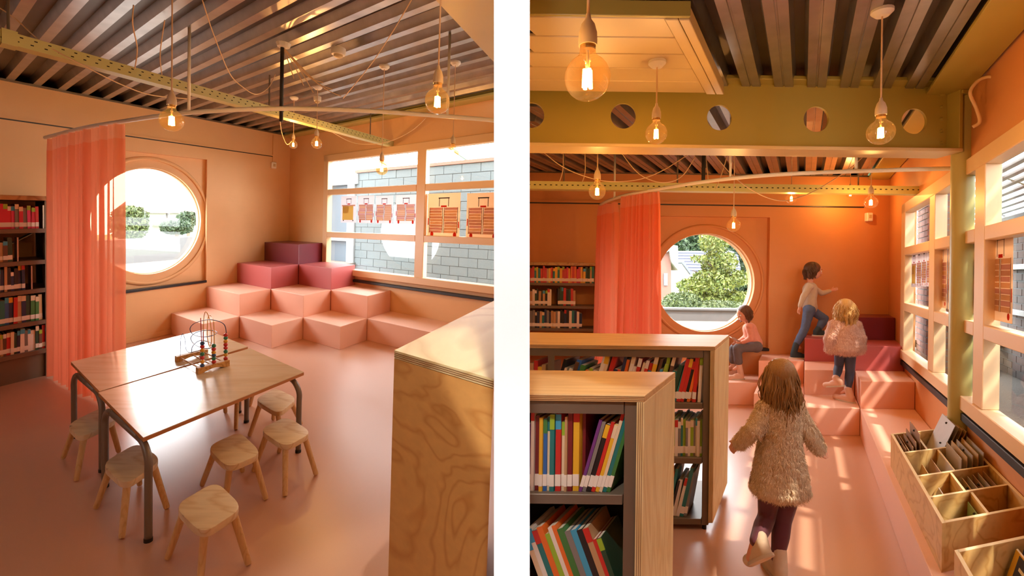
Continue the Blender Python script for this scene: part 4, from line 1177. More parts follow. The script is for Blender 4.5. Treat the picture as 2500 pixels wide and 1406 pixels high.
# ================================================================ RIGHT ROOM: STEP BLOCKS AND BENCH
ul = [(3.598, UB), (3.02, 3.598), (2.445, 3.02), (1.87, 2.445)]
vl = [(6.17, YW), (5.61, 6.17), (5.05, 5.61)]
NR = {(0, 0): 'burgundy top block of the orange-lit steps beside the window wall', (0, 1): 'dark rose block below the burgundy one, with the climbing child stepping on it', (1, 0): 'dark rose block under the corner of the long window',
      (0, 2): 'salmon second-tier block behind the walking girl', (1, 1): 'salmon second-tier block below the climbing child', (2, 0): 'salmon second-tier block with a sunlit top beside the bench',
      (0, 3): 'low salmon block where the seated child rests both feet', (1, 2): 'low salmon block hidden behind the walking girl', (2, 1): 'low salmon block where the girl in the fluffy jacket stands'}
for (i, j), lab in NR.items():
    h = 4 - i - j
    v, u = vl[i], ul[j]
    m = MB(); g = 0.0025
    m.fbox(RP, (u[0] + g, u[1] - (g if j else 0.004)), (v[0] + g, v[1] - (g if i else 0.004)), (0, 0.28 * h))
    tag(m.build('step_block', TM[h], bevel=0.005, seg=2, loc=RP(u[0], v[0], 0)), lab, 'seat block', 'stepped seating blocks of the play area')
m = MB(); m.fbox(RP, (3.598, UB - 0.004), (0.2, 5.048), (0, 0.28))
tag(m.build('window_bench', M_T1, bevel=0.005, seg=2, loc=RP(3.6, 1, 0)), 'long low pink bench along the right window carrying the plywood bins', 'bench')

# ================================================================ LOW PLYWOOD BOOKCASES
M_PLYR = wood('birch_ply_end', (236, 214, 160), (224, 194, 134), axis='z', ring=2.2, stretch=3, rough=0.5, seed=7.7, contrast=1.6)
M_PLYRT = wood('birch_ply_top', (222, 188, 132), (210, 172, 116), axis='x', ring=3.0, stretch=7, rough=0.45, knots=False, seed=2.2, contrast=1.3)
HB = 1.18
def low_bookcase(front, back, label, shelves, upw):
    pf, pb = RZ(front[0], front[1], HB), RZ(back[0], back[1], HB)
    uf = inv_r(pf).x; v0, v1 = pf.y, pb.y
    t = root('low_bookcase', RP(uf, v0, 0), label, 'bookcase', 'low plywood bookcases')
    def lft(v): return rx_u(v, 0.048)
    def slab(nm, z0, z1, u1, m_, dv0=0.0, dv1=0.0, lo=None, bev=0.0):
        a, b = v0 + dv0, v1 + dv1
        mb = MB(); lo0 = lft(a) if lo is None else lo; lo1 = lft(b) if lo is None else lo
        mb.hexa([RP(lo0, a, z0), RP(u1, a, z0), RP(u1, b, z0), RP(lo1, b, z0), RP(lo0, a, z1), RP(u1, a, z1), RP(u1, b, z1), RP(lo1, b, z1)])
        return mb.build(nm, m_, t, bevel=bev)
    slab('top_board', HB - 0.026, HB, uf, M_PLYRT, bev=0.002)
    slab('end_panel', 0.05, HB - 0.0265, uf, M_PLYR, lo=uf - 0.03, bev=0.002)
    for k in (0.25, 0.5, 0.75):
        mb = MB(); mb.fbox(RP, (uf - 0.03 + 0.03 * k - 0.001, uf - 0.03 + 0.03 * k + 0.001), (v0 - 0.0008, v0 + 0.002), (0.05, HB - 0.0265)); mb.build('ply_layer', M_PLYDARK, t)
        mb = MB(); mb.hexa([RP(lft(v0), v0 - 0.0008, HB - 0.026 * k - 0.001), RP(uf, v0 - 0.0008, HB - 0.026 * k - 0.001), RP(uf, v0 + 0.002, HB - 0.026 * k - 0.001), RP(lft(v0), v0 + 0.002, HB - 0.026 * k - 0.001),
                            RP(lft(v0), v0 - 0.0008, HB - 0.026 * k + 0.001), RP(uf, v0 - 0.0008, HB - 0.026 * k + 0.001), RP(uf, v0 + 0.002, HB - 0.026 * k + 0.001), RP(lft(v0), v0 + 0.002, HB - 0.026 * k + 0.001)]); mb.build('ply_layer', M_PLYDARK, t)
    mb = MB(); mb.fbox(RP, (uf - 0.03 - upw, uf - 0.032), (v0 + 0.012, v0 + 0.05), (0.03, HB - 0.028)); mb.build('upright', M_SHELF, t, bevel=0.002)
    mb = MB(); mb.fbox(RP, (uf - 0.03 - upw, uf - 0.032), (v1 - 0.05, v1 - 0.012), (0.03, HB - 0.028)); mb.build('upright', M_SHELF, t, bevel=0.002)
    zs = [RY(px, py, v0).z for px, py in shelves]
    slab('header_rail', HB - 0.075, HB - 0.028, uf - 0.033 - upw, M_SHELF, dv0=0.01, dv1=-(v1 - v0) + 0.03)
    for z in zs:
        slab('shelf', z - 0.038, z, uf - 0.033 - upw, M_SHELF, dv0=0.008, dv1=-0.012, bev=0.002)
    for vv in (v0 + 0.03, v1 - 0.03):
        mb = MB(); mb.tube([RP(uf - 0.06, vv, 0), RP(uf - 0.06, vv, 0.05)], 0.014, 8); mb.build('foot', M_BLACK, t)
    return t, uf, v0, v1, zs
nearb = low_bookcase((1573.7, 965.5), (1648, 908), 'nearest low plywood bookcase, cut off by the bottom of the picture', [(1450, 1210), (1450, 1475)], 0.05)
farb = low_bookcase((1746, 846), (1771, 817.5), 'farther low plywood bookcase, standing behind the nearest one', [(1700, 985), (1700, 1119), (1700, 1268)], 0.045)
# dark middle divider in the far bookcase's left bay
t2, uf2, v02, v12, zs2 = farb
m = MB(); xb = RY(1346, 880, v02 + 0.02).x
m.fbox(XYZ, (xb - 0.02, xb + 0.02), (v02 + 0.012, v02 + 0.05), (zs2[0], HB - 0.028)); m.build('upright', M_SHELF, t2)
t1, uf1, v01, v11, zs1 = nearb
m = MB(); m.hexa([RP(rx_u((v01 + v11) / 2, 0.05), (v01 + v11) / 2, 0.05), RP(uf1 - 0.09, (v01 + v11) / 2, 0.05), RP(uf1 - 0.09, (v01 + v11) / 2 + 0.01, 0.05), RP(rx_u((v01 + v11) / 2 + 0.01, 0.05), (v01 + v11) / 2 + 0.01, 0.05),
                  RP(rx_u((v01 + v11) / 2, 0.05), (v01 + v11) / 2, HB - 0.03), RP(uf1 - 0.09, (v01 + v11) / 2, HB - 0.03), RP(uf1 - 0.09, (v01 + v11) / 2 + 0.01, HB - 0.03), RP(rx_u((v01 + v11) / 2 + 0.01, 0.05), (v01 + v11) / 2 + 0.01, HB - 0.03)]); m.build('back_panel', M_DARK, t1)  # near-black sheet put in for the darkness between the books
# -- books: nearest bookcase, upper row (colours and widths read from the photograph)
def PN(s, d, z): return RP(s - KR * (v01 - 5.05), v01 + 0.03 + d, z) if False else Vector((s + KR * d, v01 + 0.03 + d, z))
GN = 'picture books in the nearest low bookcase'
pxm = v01 / F
def xs(px): return (px - CX) / F * (v01 + 0.03)
spec = [(1290, 9, 'purple', 0.26, None), (1300, 8, 'white', 0.34, 'red'), (1310, 11, 'dark red', 0.29, None), (1322, 8, 'yellow', 0.285, None), (1331, 9, 'blue', 0.28, 'green'), (1340, 7, 'cream', 0.29, 'teal'), (1348, 11, 'teal', 0.30, 'lime'),
        (1361, 13, 'red', 0.30, 'sky blue'), (1375, 8, 'cream', 0.27, 'lime'), (1384, 6, 'tan', 0.29, None), (1391, 11, 'dark red', 0.32, None), (1403, 15, 'yellow', 0.335, 'red')]
for k, (px, w, col, h, band) in enumerate(spec):
    book(PN, xs(px), w / F * v01 * 0.97, 0.0 + 0.004 * (k % 3), 0.18, zs1[0], h, col, 0.0, '%s picture book%s, %s upright from left, nearest low bookcase' % (col, ' with %s top' % band if band else '', ORD[k]), GN, band)
spec = [(1432, 8, 'purple', 0.29, None), (1441, 9, 'grey', 0.28, None), (1452, 11, 'black', 0.27, 'yellow'), (1463, 9, 'red', 0.28, None), (1473, 9, 'yellow', 0.27, 'cream'), (1482, 8, 'cream', 0.36, 'red'), (1491, 9, 'teal', 0.30, None), (1500, 9, 'green', 0.29, None)]
for k, (px, w, col, h, band) in enumerate(spec):
    book(PN, xs(px) - 0.02, w / F * v01 * 0.97, 0.0, 0.18, zs1[0], h, col, 0.27, '%s picture book, %s of the leaning ones, upper row of the nearest low bookcase' % (col, ORD[k]), GN, band)
book(PN, xs(1531), 0.011, 0.0, 0.18, zs1[0], 0.27, 'dark green', 0.0, 'thin dark green picture book at the far right of the nearest upper row', GN, 'red')
book(PN, xs(1419.5), 0.012, 0.03, 0.2, zs1[0], 0.33, 'dark red', 0.0, 'tall dark red book set back beside the yellow one in the nearest low bookcase', GN, None, False)
# lower row, leaning to the left
s_ = xs(1262) ; k = 0
cols_ = ['cream', 'white', 'teal', 'orange', 'lime', 'white', 'orange', 'green', 'grey', 'sky blue', 'black', 'tan', 'red', 'dark green', 'green', 'tan', 'purple', 'white']
for k, col in enumerate(cols_):
    w = random.uniform(0.014, 0.026)
    h = random.uniform(0.24, 0.31) if k < 16 else 0.33
    band = random.choice(['sky blue', 'red', 'white', 'lime', None, None])
    if band == col: band = None
    book(PN, s_ + 0.13, w * 0.97, 0.0, 0.18, zs1[1], h, col, -0.36, '%s picture book%s, %s from left, lower row, nearest low bookcase' % (col, ' with %s top' % band if band else '', ORD[k]), GN, band)
    s_ += w / math.cos(0.36)
    if s_ + 0.13 > xs(1520): break
# -- farther low bookcase
def PF(s, d, z): return Vector((s + KR * d, v02 + 0.03 + d, z))
def xf(px): return (px - CX) / F * (v02 + 0.03)
GF = 'books in the farther low bookcase'
MIX = ['teal', 'blue', 'orange', 'lime', 'black', 'white', 'red', 'yellow', 'green', 'grey', 'cream', 'navy', 'sky blue', 'brown', 'dark green']
shelf_row(PF, xf(1296), xf(1338), 0.0, 0.2, zs2[0], 0.2, 0.26, ['tan', 'cream', 'yellow', 'black', 'red'], 'left bay top shelf, farther bookcase', (0.018, 0.028), group=GF, bandp=0.1)
shelf_row(PF, xf(1352), xf(1660), 0.0, 0.2, zs2[0], 0.2, 0.31, MIX, 'top shelf, farther bookcase', (0.016, 0.034), lean=0.25, group=GF, bandp=0.35, leanj=0.05)
shelf_row(PF, xf(1655), xf(1702), 0.0, 0.2, zs2[0], 0.26, 0.31, ['orange', 'red', 'teal', 'sky blue', 'black', 'green'], 'right end top shelf, farther bookcase', (0.016, 0.026), lean=0.22, group=GF, bandp=0.2)
book(PF, xf(1694), 0.022, 0.0, 0.2, zs2[0], 0.29, 'red', 0.06, 'red book near the right end, top shelf of the farther bookcase', GF)
book(PF, xf(1707), 0.02, 0.0, 0.2, zs2[0], 0.30, 'white', 0.05, 'white book with lime top at the right end of the farther bookcase', GF, 'lime')
shelf_row(PF, xf(1600), xf(1722), 0.0, 0.2, zs2[1], 0.22, 0.25, ['white', 'cream', 'grey', 'teal', 'white', 'lime', 'dark red'], 'middle shelf, farther bookcase', (0.012, 0.022), group=GF, bandp=0.3)
shelf_row(PF, xf(1600), xf(1690), 0.0, 0.2, zs2[2], 0.22, 0.33, ['teal', 'white', 'orange', 'grey', 'black', 'tan'], 'bottom shelf, farther bookcase', (0.016, 0.03), lean=0.2, group=GF, bandp=0.2, leanj=0.05)

# ================================================================ BACK BOOKCASE BY THE ORANGE WALL
YF = 6.32
t = root('bookcase', Vector((0.3, YF, 0)), 'dim steel bookcase with red books against the orange back wall', 'bookcase')
zt2 = RY(1400, 641, YF).z
xe2 = RY(1478, 700, YF).x
m = MB(); m.fbox(XYZ, (0.05, xe2 + 0.01), (YF - 0.02, YW - 0.02), (zt2 - 0.04, zt2)); m.build('top_board', M_TOPWOOD, t, bevel=0.003)
m = MB(); m.fbox(XYZ, (xe2 - 0.03, xe2), (YF, YW - 0.02), (0, zt2 - 0.04)); m.build('side_panel', M_TOPWOOD, t)
m = MB(); m.fbox(XYZ, (0.05, 0.08), (YF, YW - 0.02), (0, zt2 - 0.04)); m.build('side_panel', M_TOPWOOD, t)
zsb = [RY(1400, y, YF).z for y in (691, 747, 802, 860)]
for z in zsb + [0.12]:
    m = MB(); m.fbox(XYZ, (0.08, xe2 - 0.03), (YF, YW - 0.03), (z - 0.035, z)); m.build('shelf', M_SHELF, t, bevel=0.002)
m = MB(); m.fbox(XYZ, (0.08, xe2 - 0.03), (YF + 0.03, YW - 0.03), (0, 0.08)); m.build('plinth', M_SHELF, t)
def PB(s, d, z): return Vector((s, YF + 0.02 + d, z))
def xk(px): return (px - CX) / F * (YF + 0.02)
GK = 'books in the back bookcase of the play area'
shelf_row(PB, xk(1295), xk(1455), 0, 0.16, zsb[0], 0.18, 0.22, ['red', 'crimson', 'orange', 'tan', 'dark green', 'red', 'teal', 'yellow', 'red'], 'top shelf on the orange wall', (0.022, 0.034), group=GK, bandp=0.4, leanj=0.02)
shelf_row(PB, xk(1295), xk(1350), 0, 0.16, zsb[1], 0.18, 0.22, ['black', 'dark green', 'grey', 'white', 'navy', 'tan'], 'second shelf on the orange wall', (0.022, 0.034), group=GK, bandp=0.2, leanj=0.02)
shelf_row(PB, xk(1363), xk(1410), 0, 0.16, zsb[1], 0.19, 0.24, ['black', 'dark green', 'tan', 'brown', 'red'], 'second shelf right group, orange wall', (0.022, 0.034), group=GK, bandp=0.2, leanj=0.02)
shelf_row(PB, xk(1295), xk(1425), 0, 0.16, zsb[2], 0.19, 0.24, ['tan', 'black', 'teal', 'grey', 'red', 'white', 'navy', 'dark red', 'tan'], 'third shelf on the orange wall', (0.024, 0.036), group=GK, bandp=0.25, leanj=0.02)

# ================================================================ CURTAINS, RAIL, TRAY OF THE RIGHT ROOM
ZC = 2.48
def plan(px, py): p = RZ(px, py, ZC); return (p.x, p.y)
curtain(XYZ, [plan(1468, 500), plan(1486, 493), plan(1506, 489)], 0.02, ZC - 0.02, 6, 0.05, 'narrow sheer orange curtain left of its wider neighbour', 'orange curtains of the play area', flare=0.30)
curtain(XYZ, [plan(1519, 477), plan(1545, 472), plan(1580, 467), plan(1612, 463)], 0.02, ZC - 0.02, 10, 0.045, 'wider sheer orange curtain beside the round garden window', 'orange curtains of the play area', flare=0.12)
t = root('curtain_rail', RZ(1800, 434, ZC), 'white curved curtain rail in front of the orange back wall', 'curtain rail')
m = MB(); m.tube(smooth_path([RZ(x, y, ZC) for x, y in ((1466, 500), (1490, 488), (1530, 476), (1575, 467), (1640, 456), (1700, 446), (1800, 434), (1900, 426), (2000, 421), (2150, 416), (2290, 412), (2360, 411))], 5), 0.017, 10); m.build('rail', M_WHITE, t, smooth='all')
for px, py in ((1500, 484), (1783, 436), (2090, 418)):
    p = RZ(px, py, ZC)
    m = MB(); m.tube([p, Vector((p.x, p.y, ZW + 0.02))], 0.011, 8); m.build('hanger_rod', M_WHITE, t, smooth='all')
YT = 5.0
zT = RY(1770, 460, YT).z
t = root('cable_tray', Vector((2, YT, zT)), 'perforated olive cable tray crossing in front of the orange back wall', 'cable tray')
xT = RU(2236, 466, UB).x - 0.02
m = MB(); m.fbox(XYZ, (0.05, xT), (YT, YT + 0.005), (zT - 0.025, zT + 0.05)); m.fbox(XYZ, (0.05, xT), (YT, YT + 0.11), (zT - 0.03, zT - 0.025)); m.build('channel', M_TRAY, t)
m = MB(); s = 0.1
while s < xT - 0.05:
    m.fbox(XYZ, (s, s + 0.02), (YT - 0.0008, YT + 0.0002), (zT + 0.008, zT + 0.017)); s += 0.055
o = m.build('perforation', M_DARK, t); o['kind'] = 'stuff'
for px in (1375, 1655, 2101):
    x = (px - CX) / F * YT
    m = MB(); m.tube([Vector((x, YT + 0.05, zT)), Vector((x, YT + 0.05, ZW + 0.02))], 0.007, 6); m.build('drop_rod', M_SHELF, t)
def rcable(pts, label, y=4.6, r=0.0045, m_=None):
    W = [RY(p[0], p[1], p[2] if len(p) > 2 else y) for p in pts]
    m = MB(); m.tube(smooth_path(W, 7), r, 6)
    tag(m.build('loose_cable', m_ or M_CABLE, loc=W[0], smooth='all'), label, 'cable', 'loose cream cables of the play area')
rcable([(1316, 362), (1370, 405), (1430, 431), (1490, 443), (1560, 438), (1620, 415), (1680, 377)], 'long cream cable sagging across below the olive beam at the left')
rcable([(1514, 368), (1555, 420), (1600, 443), (1640, 443), (1670, 425), (1698, 382)], 'cream cable loop above the wider orange curtain')
rcable([(1740, 372), (1790, 430), (1850, 472), (1905, 490), (1950, 482), (2000, 460), (2070, 415), (2110, 380)], 'cream cable sagging past the bulb above the climbing child')
rcable([(1375, 368), (1375, 405), (1372, 425), (1366, 443)], 'short cream cable dangling to the tray, farthest left', 4.9)
rcable([(1428, 368), (1429, 410), (1427, 428), (1422, 444)], 'short cream cable dangling to the tray, left of the hanging bulb', 4.9)
rcable([(1716, 71, 3.3), (1790, 60, 3.3), (1880, 33, 3.2), (1985, -5, 3.1)], 'cream cable stretched under the deck beside the cream panel')
rcable([(1775, 380), (1765, 415), (1748, 460)], 'short slanting cream cable crossing the curtain rail', 4.8)
rcable([(2375, 310, 3.2), (2392, 297, 3.18), (2384, 265, 3.18), (2369, 228, 3.17), (2382, 203, 3.16), (2402, 190, 3.14), (2424, 189, 3.1), (2438, 212, 3.07), (2443, 275, 3.04), (2450, 300, 3.02), (2466, 308, 3.0)], 'thick cream conduit loop between the column top and the window head', 3.1, 0.011)
t = root('cable_drop', RY(1716, 400, 4.7), 'dark vertical conduit dropping behind the olive beam', 'cable drop')
p = RY(1717, 440, 4.7)
m = MB(); m.tube([p, Vector((p.x, p.y, ZW + 0.02))], 0.018, 8); m.build('conduit', M_BLACK, t)
m = MB(); m.tube([p + Vector((0.05, 0, -0.03)), Vector((p.x + 0.02, p.y, ZW - 0.2)), Vector((p.x - 0.02, p.y, ZW + 0.02))], 0.004, 6); m.build('loose_cable', M_CABLE, t)

# ================================================================ POSTERS ON THE LONG WINDOW
def PVW(s, d, z): return RP(UB + 0.042 + d, s, z)
GPR = 'posters on the long window'
def rpost(px0, px1, py0, py1, paper, label, seed, kind='books'):
    """px0 is the far (left) edge; heights read at the far edge"""
    a, b = inv_r(RU(px0, py0, UB + 0.042)), inv_r(RU(px1, py0, UB + 0.042))
    z1 = a.z; z0 = inv_r(RU(px0, py1, UB + 0.042)).z
    poster(PVW, a.y, b.y, z0, z1, paper, label, GPR, seed, kind)
rpost(2226, 2238, 617, 700, M_POSTW, 'small white suitcase poster with a yellow half, farthest along the long window', 11, 'one')
rpost(2238.5, 2250, 614, 700, M_POSTW, 'small white book-suitcase poster, second from the corner on the long window', 12)
rpost(2251, 2262, 611, 699, M_POSTW, 'small white book-suitcase poster, third from the corner on the long window', 13)
rpost(2263, 2276, 607, 699, M_POSTW, 'small white book-suitcase poster, fourth from the corner on the long window', 14)
rpost(2288, 2313, 592, 748, M_POSTC, 'tall cream book-suitcase poster just left of the green column', 15)
rpost(2316, 2340, 586, 756, M_POSTC, 'tall cream book-suitcase poster half hidden by the green column', 16)
rpost(2365, 2386, 577, 762, M_POSTC, 'tall cream book-suitcase poster just right of the green column', 17)
rpost(2416, 2474, 565, 778, M_POSTC, 'largest cream book-suitcase poster in the nearest visible pane', 18)

# ================================================================ PLYWOOD BINS ON THE BENCH
M_BIN = wood('bin_plywood', (226, 186, 118), (204, 156, 86), axis='y', ring=2.5, stretch=5, rough=0.5, seed=9.0)
M_BINE = mat('bin_pale_edge', (236, 214, 168), rough=0.6)
ZB0, ZB1 = 0.28, 0.51
P0 = RZ(2300, 1277, ZB1); D1 = RZ(2175, 1059, ZB1) - P0; D2 = (RZ(2500, 1240, ZB1) - P0) * 1.12
P0.z = D1.z = D2.z = 0
D1.z = 0
def BP(s, w, z): return Vector((P0.x, P0.y, 0)) + D1 * s + D2 * w + Vector((0, 0, z))
def b_inv(px, py, z=ZB1):
    p = RZ(px, py, z) - Vector((P0.x, P0.y, 0))
    det = D1.x * D2.y - D1.y * D2.x
    return ((p.x * D2.y - p.y * D2.x) / det, (D1.x * p.y - D1.y * p.x) / det)
t = root('plywood_bin', BP(0, 0, ZB0), 'large plywood bin divided into compartments on the bench', 'bin', 'plywood browsing bins')
ths, thw = 0.018 / D1.length, 0.018 / D2.length
def bwall(nm, s0, s1, w0, w1, zt=ZB1):
    m = MB(); m.fbox(BP, (s0, s1), (w0, w1), (ZB0 + 0.001, zt - 0.002)); o = m.build(nm, M_BIN, t)
    m = MB(); m.fbox(BP, (s0, s1), (w0, w1), (zt - 0.002, zt)); m.build('pale_edge', M_BINE, o)
bwall('side_panel', 0, 1, 0, thw * 1.2)
bwall('side_panel', 0, 1, 1 - thw * 1.2, 1)
bwall('front_panel', 0, ths * 1.2, thw, 1 - thw)
bwall('back_panel', 1 - ths * 1.2, 1, thw, 1 - thw)
m = MB(); m.fbox(BP, (ths, 1 - ths), (thw, 1 - thw), (ZB0 + 0.001, ZB0 + 0.012)); m.build('bottom', M_BIN, t)
SD = [0.207, 0.416, 0.707]
for s in SD: bwall('cross_divider', s, s + ths, thw, 1 - thw, ZB1 - 0.004)
lanes = [(0, 0.207, 0.50), (0.207, 0.416, 0.44), (0.416, 0.707, 0.50), (0.707, 1.0, 0.36)]
for s0, s1, w in lanes: bwall('lane_divider', s0 + ths, s1, w, w + thw, ZB1 - 0.01)
# thin puzzle boards standing in the bin
M_BOARD = [mat('board_brown', (150, 112, 80), rough=0.6, var=0.2, scale=30), mat('board_grey', (176, 164, 154), rough=0.45, var=0.1, scale=20), mat('board_tan', (196, 160, 112), rough=0.6, var=0.15, scale=30), mat('board_green', (128, 150, 92), rough=0.5, var=0.15, scale=30)]
GBRD = 'thin wooden boards standing in the plywood bin'
def board(s, w0, w1, zb, h, lean, mi, label, along='w', th=0.006, knob=False):
    """a thin board; ALONG w: lies across the bin, tips back along s"""
    dz, ds = h * math.cos(lean), h * math.sin(lean)
    ks = 1 / D1.length; kw = 1 / D2.length
    m = MB()
    if along == 'w':
        f = lambda x, y, z: BP(s + (x + (z / h) * ds) * ks, w0 + (w1 - w0) * y, zb + z / h * dz)
        m.fbox(f, (0, th), (0, 1), (0, h))
    else:
        f = lambda x, y, z: BP(w0 + (w1 - w0) * y, s + (x + (z / h) * ds) * kw, zb + z / h * dz)
        m.fbox(f, (0, th), (0, 1), (0, h))
    o = m.build('puzzle_board', M_BOARD[mi], loc=f(0, 0, 0))
    if knob:
        p = f(-0.002, 0.5, h * 0.93)
        m = MB(); m.ball(p, 0.008, 8, 6); m.build('knob', M_BLACK, o, smooth='all')
        p = f(-0.004, 0.3, h * 0.6)
        m = MB(); m.ball(p, 0.007, 8, 6); m.build('knob', M_BLACK, o, smooth='all')
    tag(o, label, 'puzzle board', GBRD)
zf = ZB0 + 0.013
for k in range(6):
    board(0.035 + 0.05 * k, 0.735, 0.965, zf, (0.20, 0.22, 0.21, 0.23, 0.26, 0.31)[k], -0.06 + 0.02 * (k % 2), 0, 'thin brown board, %s from the left in the far left compartment of the bin' % ORD[k], along='s', th=0.007, knob=k % 2 == 1)
for k in range(4):
    board(0.40 + 0.075 * k, 0.73, 0.965, zf, 0.42 - 0.02 * k, 0.62, 1 if k < 2 else 2, 'large grey board leaning in the far right compartment, %s from the left' % ORD[k], along='s', knob=True)
for k in range(5):
    board(0.60 + 0.075 * k, 0.45, 0.69, zf, 0.26 + 0.005 * k, 0.05, 1 if k % 2 == 0 else 2, 'pale board, %s from the left in the right compartment of the second row' % ORD[k], along='s', knob=k == 2)
for k in range(3):
    board(0.17 + 0.11 * k, 0.43, 0.66, zf, 0.16 + 0.03 * k, 0.32, (2, 0, 1)[k], 'tilted board, %s from the left in the left compartment of the second row' % ORD[k], along='s', knob=k == 0)
for k in range(6):
    board(0.54 + 0.07 * k, 0.23, 0.40, zf, 0.17 + 0.006 * k, -0.1, (3, 2, 1, 0, 1, 0)[k], 'small board, %s from the left in the right compartment of the third row' % ORD[k], along='s', knob=k in (1, 3))
board(0.16, 0.225, 0.40, zf, 0.16, 0.5, 1, 'single grey board slanting in the left compartment of the third row', along='s', knob=True)
board(0.44, 0.02, 0.19, zf, 0.17, 0.05, 3, 'green board against the divider in the front row of the bin', along='s', knob=True)
# yellow picture book lying in the front compartment
m = MB(); m.fbox(lambda x, y, z: BP(0.02 + x, 0.2 + y, zf + z + x * 0.5), (0, 0.14), (0, 0.2), (0, 0.012))
o = m.build('picture_book', cmat('yellow'), loc=BP(0.02, 0.2, zf)); tag(o, 'yellow picture book lying flat in the front compartment of the bin', 'book')
m = MB(); m.fbox(lambda x, y, z: BP(0.02 + x, 0.2 + y, zf + z + x * 0.5), (0.03, 0.11), (0.03, 0.17), (0.012, 0.0125)); m.build('cover_panel', M_LBL, o)
# second bin at the bottom right
P2 = RZ(2330, 1343, ZB1)
def B2(s, w, z): return Vector((P2.x, P2.y, 0)) - D1 * s + D2 * w + Vector((0, 0, z))
t = root('plywood_bin', B2(0, 0, ZB0), 'second plywood bin with yellow picture books at the bottom right corner', 'bin', 'plywood browsing bins')
for nm, s0, s1, w0, w1 in (('side_panel', 0, 0.75, 0, thw * 1.2), ('side_panel', 0, 0.75, 1 - thw, 1), ('back_panel', 0, ths * 1.2, thw, 1 - thw), ('front_panel', 0.75 - ths, 0.75, thw, 1 - thw)):
    m = MB(); m.fbox(B2, (s0, s1), (w0, w1), (ZB0 + 0.001, ZB1 - 0.002)); o = m.build(nm, M_BIN, t)
    m = MB(); m.fbox(B2, (s0, s1), (w0, w1), (ZB1 - 0.002, ZB1)); m.build('pale_edge', M_BINE, o)
m = MB(); m.fbox(B2, (ths, 0.75), (thw, 1 - thw), (ZB0 + 0.001, ZB0 + 0.012)); m.build('bottom', M_BIN, t)
cl = ['yellow', 'navy', 'white', 'sky blue', 'navy', 'white', 'yellow']
for k, c in enumerate(cl):
    w0 = 0.40 + 0.085 * k
    f = lambda x, y, z, w0=w0: B2(0.03 + y * 0.2, w0 + (x + z * 0.55) / D2.length, zf + z)
    m = MB(); m.fbox(f, (0, 0.012), (0, 1), (0, 0.19)); o = m.build('picture_book', cmat(c), loc=f(0, 0, 0))
    tag(o, '%s picture book, %s from the left in the bottom right bin' % (c, ORD[k]), 'book', 'picture books in the bottom right bin')
    m = MB(); m.fbox(f, (0.001, 0.011), (0.01, 0.99), (0.186, 0.1905)); m.build('pages', M_PAPER, o)
    if k == 0:
        m = MB(); m.fbox(f, (-0.0008, 0.0), (0.15, 0.9), (0.10, 0.185)); m.build('cover_panel', cmat('navy'), o)
        m = MB(); m.fbox(f, (-0.0014, -0.0008), (0.25, 0.75), (0.14, 0.152)); m.build('title_strip', M_LBL, o)
        m = MB(); m.fbox(f, (-0.0014, -0.0008), (0.5, 0.72), (0.105, 0.125)); m.build('picture_spot', cmat('red'), o)

# ================================================================ OUTSIDE: COURTYARD BEHIND THE GRIDDED WINDOW
BW = 7.0
ctop = LQ(1000, 411, b=BW).z
aL = LQ(868, 500, b=BW).x
cw = root('courtyard_wall', LP(aL, BW, -0.2), 'grey concrete block wall of the courtyard seen through the gridded window', 'wall', kind='structure')
amin = lx_a(BW + 0.2, 1.5, -0.12)
m = MB(); m.fbox(LP, (amin, aL), (BW + 0.012, BW + 0.2), (-0.4, ctop)); m.build('mortar_bed', M_MORTAR, cw)
hb_, wb_ = 0.175, 0.48
meshes = {}
c = ctop - hb_; r = 0
while c > -0.3:
    a = aL - (wb_ / 2 if r % 2 else 0)
    first = True
    while a > amin + 0.1:
        a1 = min(a + 0, aL)
        lo, hi = max(a - wb_ + 0.006, amin), a - 0.006
        if first and r % 2:
            m = MB(); m.fbox(LP, (a + 0.006, aL), (BW, BW + 0.02), (c + 0.005, c + hb_ - 0.005)); m.build('block', M_BLOCK, cw)
        first = False
        j = random.uniform(-0.003, 0.003)
        m = MB(); m.fbox(LP, (lo, hi), (BW + j, BW + 0.02), (c + 0.005, c + hb_ - 0.005)); m.build('block', M_BLOCK, cw)
        a -= wb_
    c -= hb_; r += 1
m = MB(); m.fbox(LP, (amin, aL + 0.02), (BW - 0.03, BW + 0.22), (ctop, ctop + 0.06)); m.build('coping', mat('red_brown_coping', (150, 92, 76), rough=0.7), cw)
_g = [(lx_a(B0 + 0.17, 0, -0.1), B0 + 0.17), (11, B0 + 0.17), (11, BW + 0.5), (lx_a(BW + 0.5, 0, -0.1), BW + 0.5)]
m = MB(); m.prism([LP(a, b, -0.5) for a, b in _g], [LP(a, b, -0.35) for a, b in _g]); tag(m.build('courtyard_ground', M_GRAVEL, loc=LP(4, 6, -0.4)), 'pale gravel ground of the courtyard outside the gridded window', 'ground', kind='structure')
t = root('courtyard_door', LP(aL + 0.1, BW, 0), 'white framed glazed door at the left end of the courtyard', 'door', kind='structure')
M_WHITEP = mat('white_outdoor_paint', (158, 164, 166), rough=0.5)
M_SLATE = mat('blue_grey_glazing', (110, 124, 134), rough=0.25)
m = MB(); m.fbox(LP, (aL, aL + 0.28), (BW - 0.05, BW + 0.05), (-0.35, ctop - 0.25)); m.build('post', M_WHITEP, t)
m = MB(); m.fbox(LP, (aL + 0.28, aL + 2.6), (BW + 0.1, BW + 0.14), (-0.35, ctop - 0.1)); m.build('glazing', M_SLATE, t)
for c in (0.35, 1.1):
    m = MB(); m.fbox(LP, (aL + 0.28, aL + 2.6), (BW, BW + 0.09), (c, c + 0.10)); m.build('rail', M_WHITEP, t)
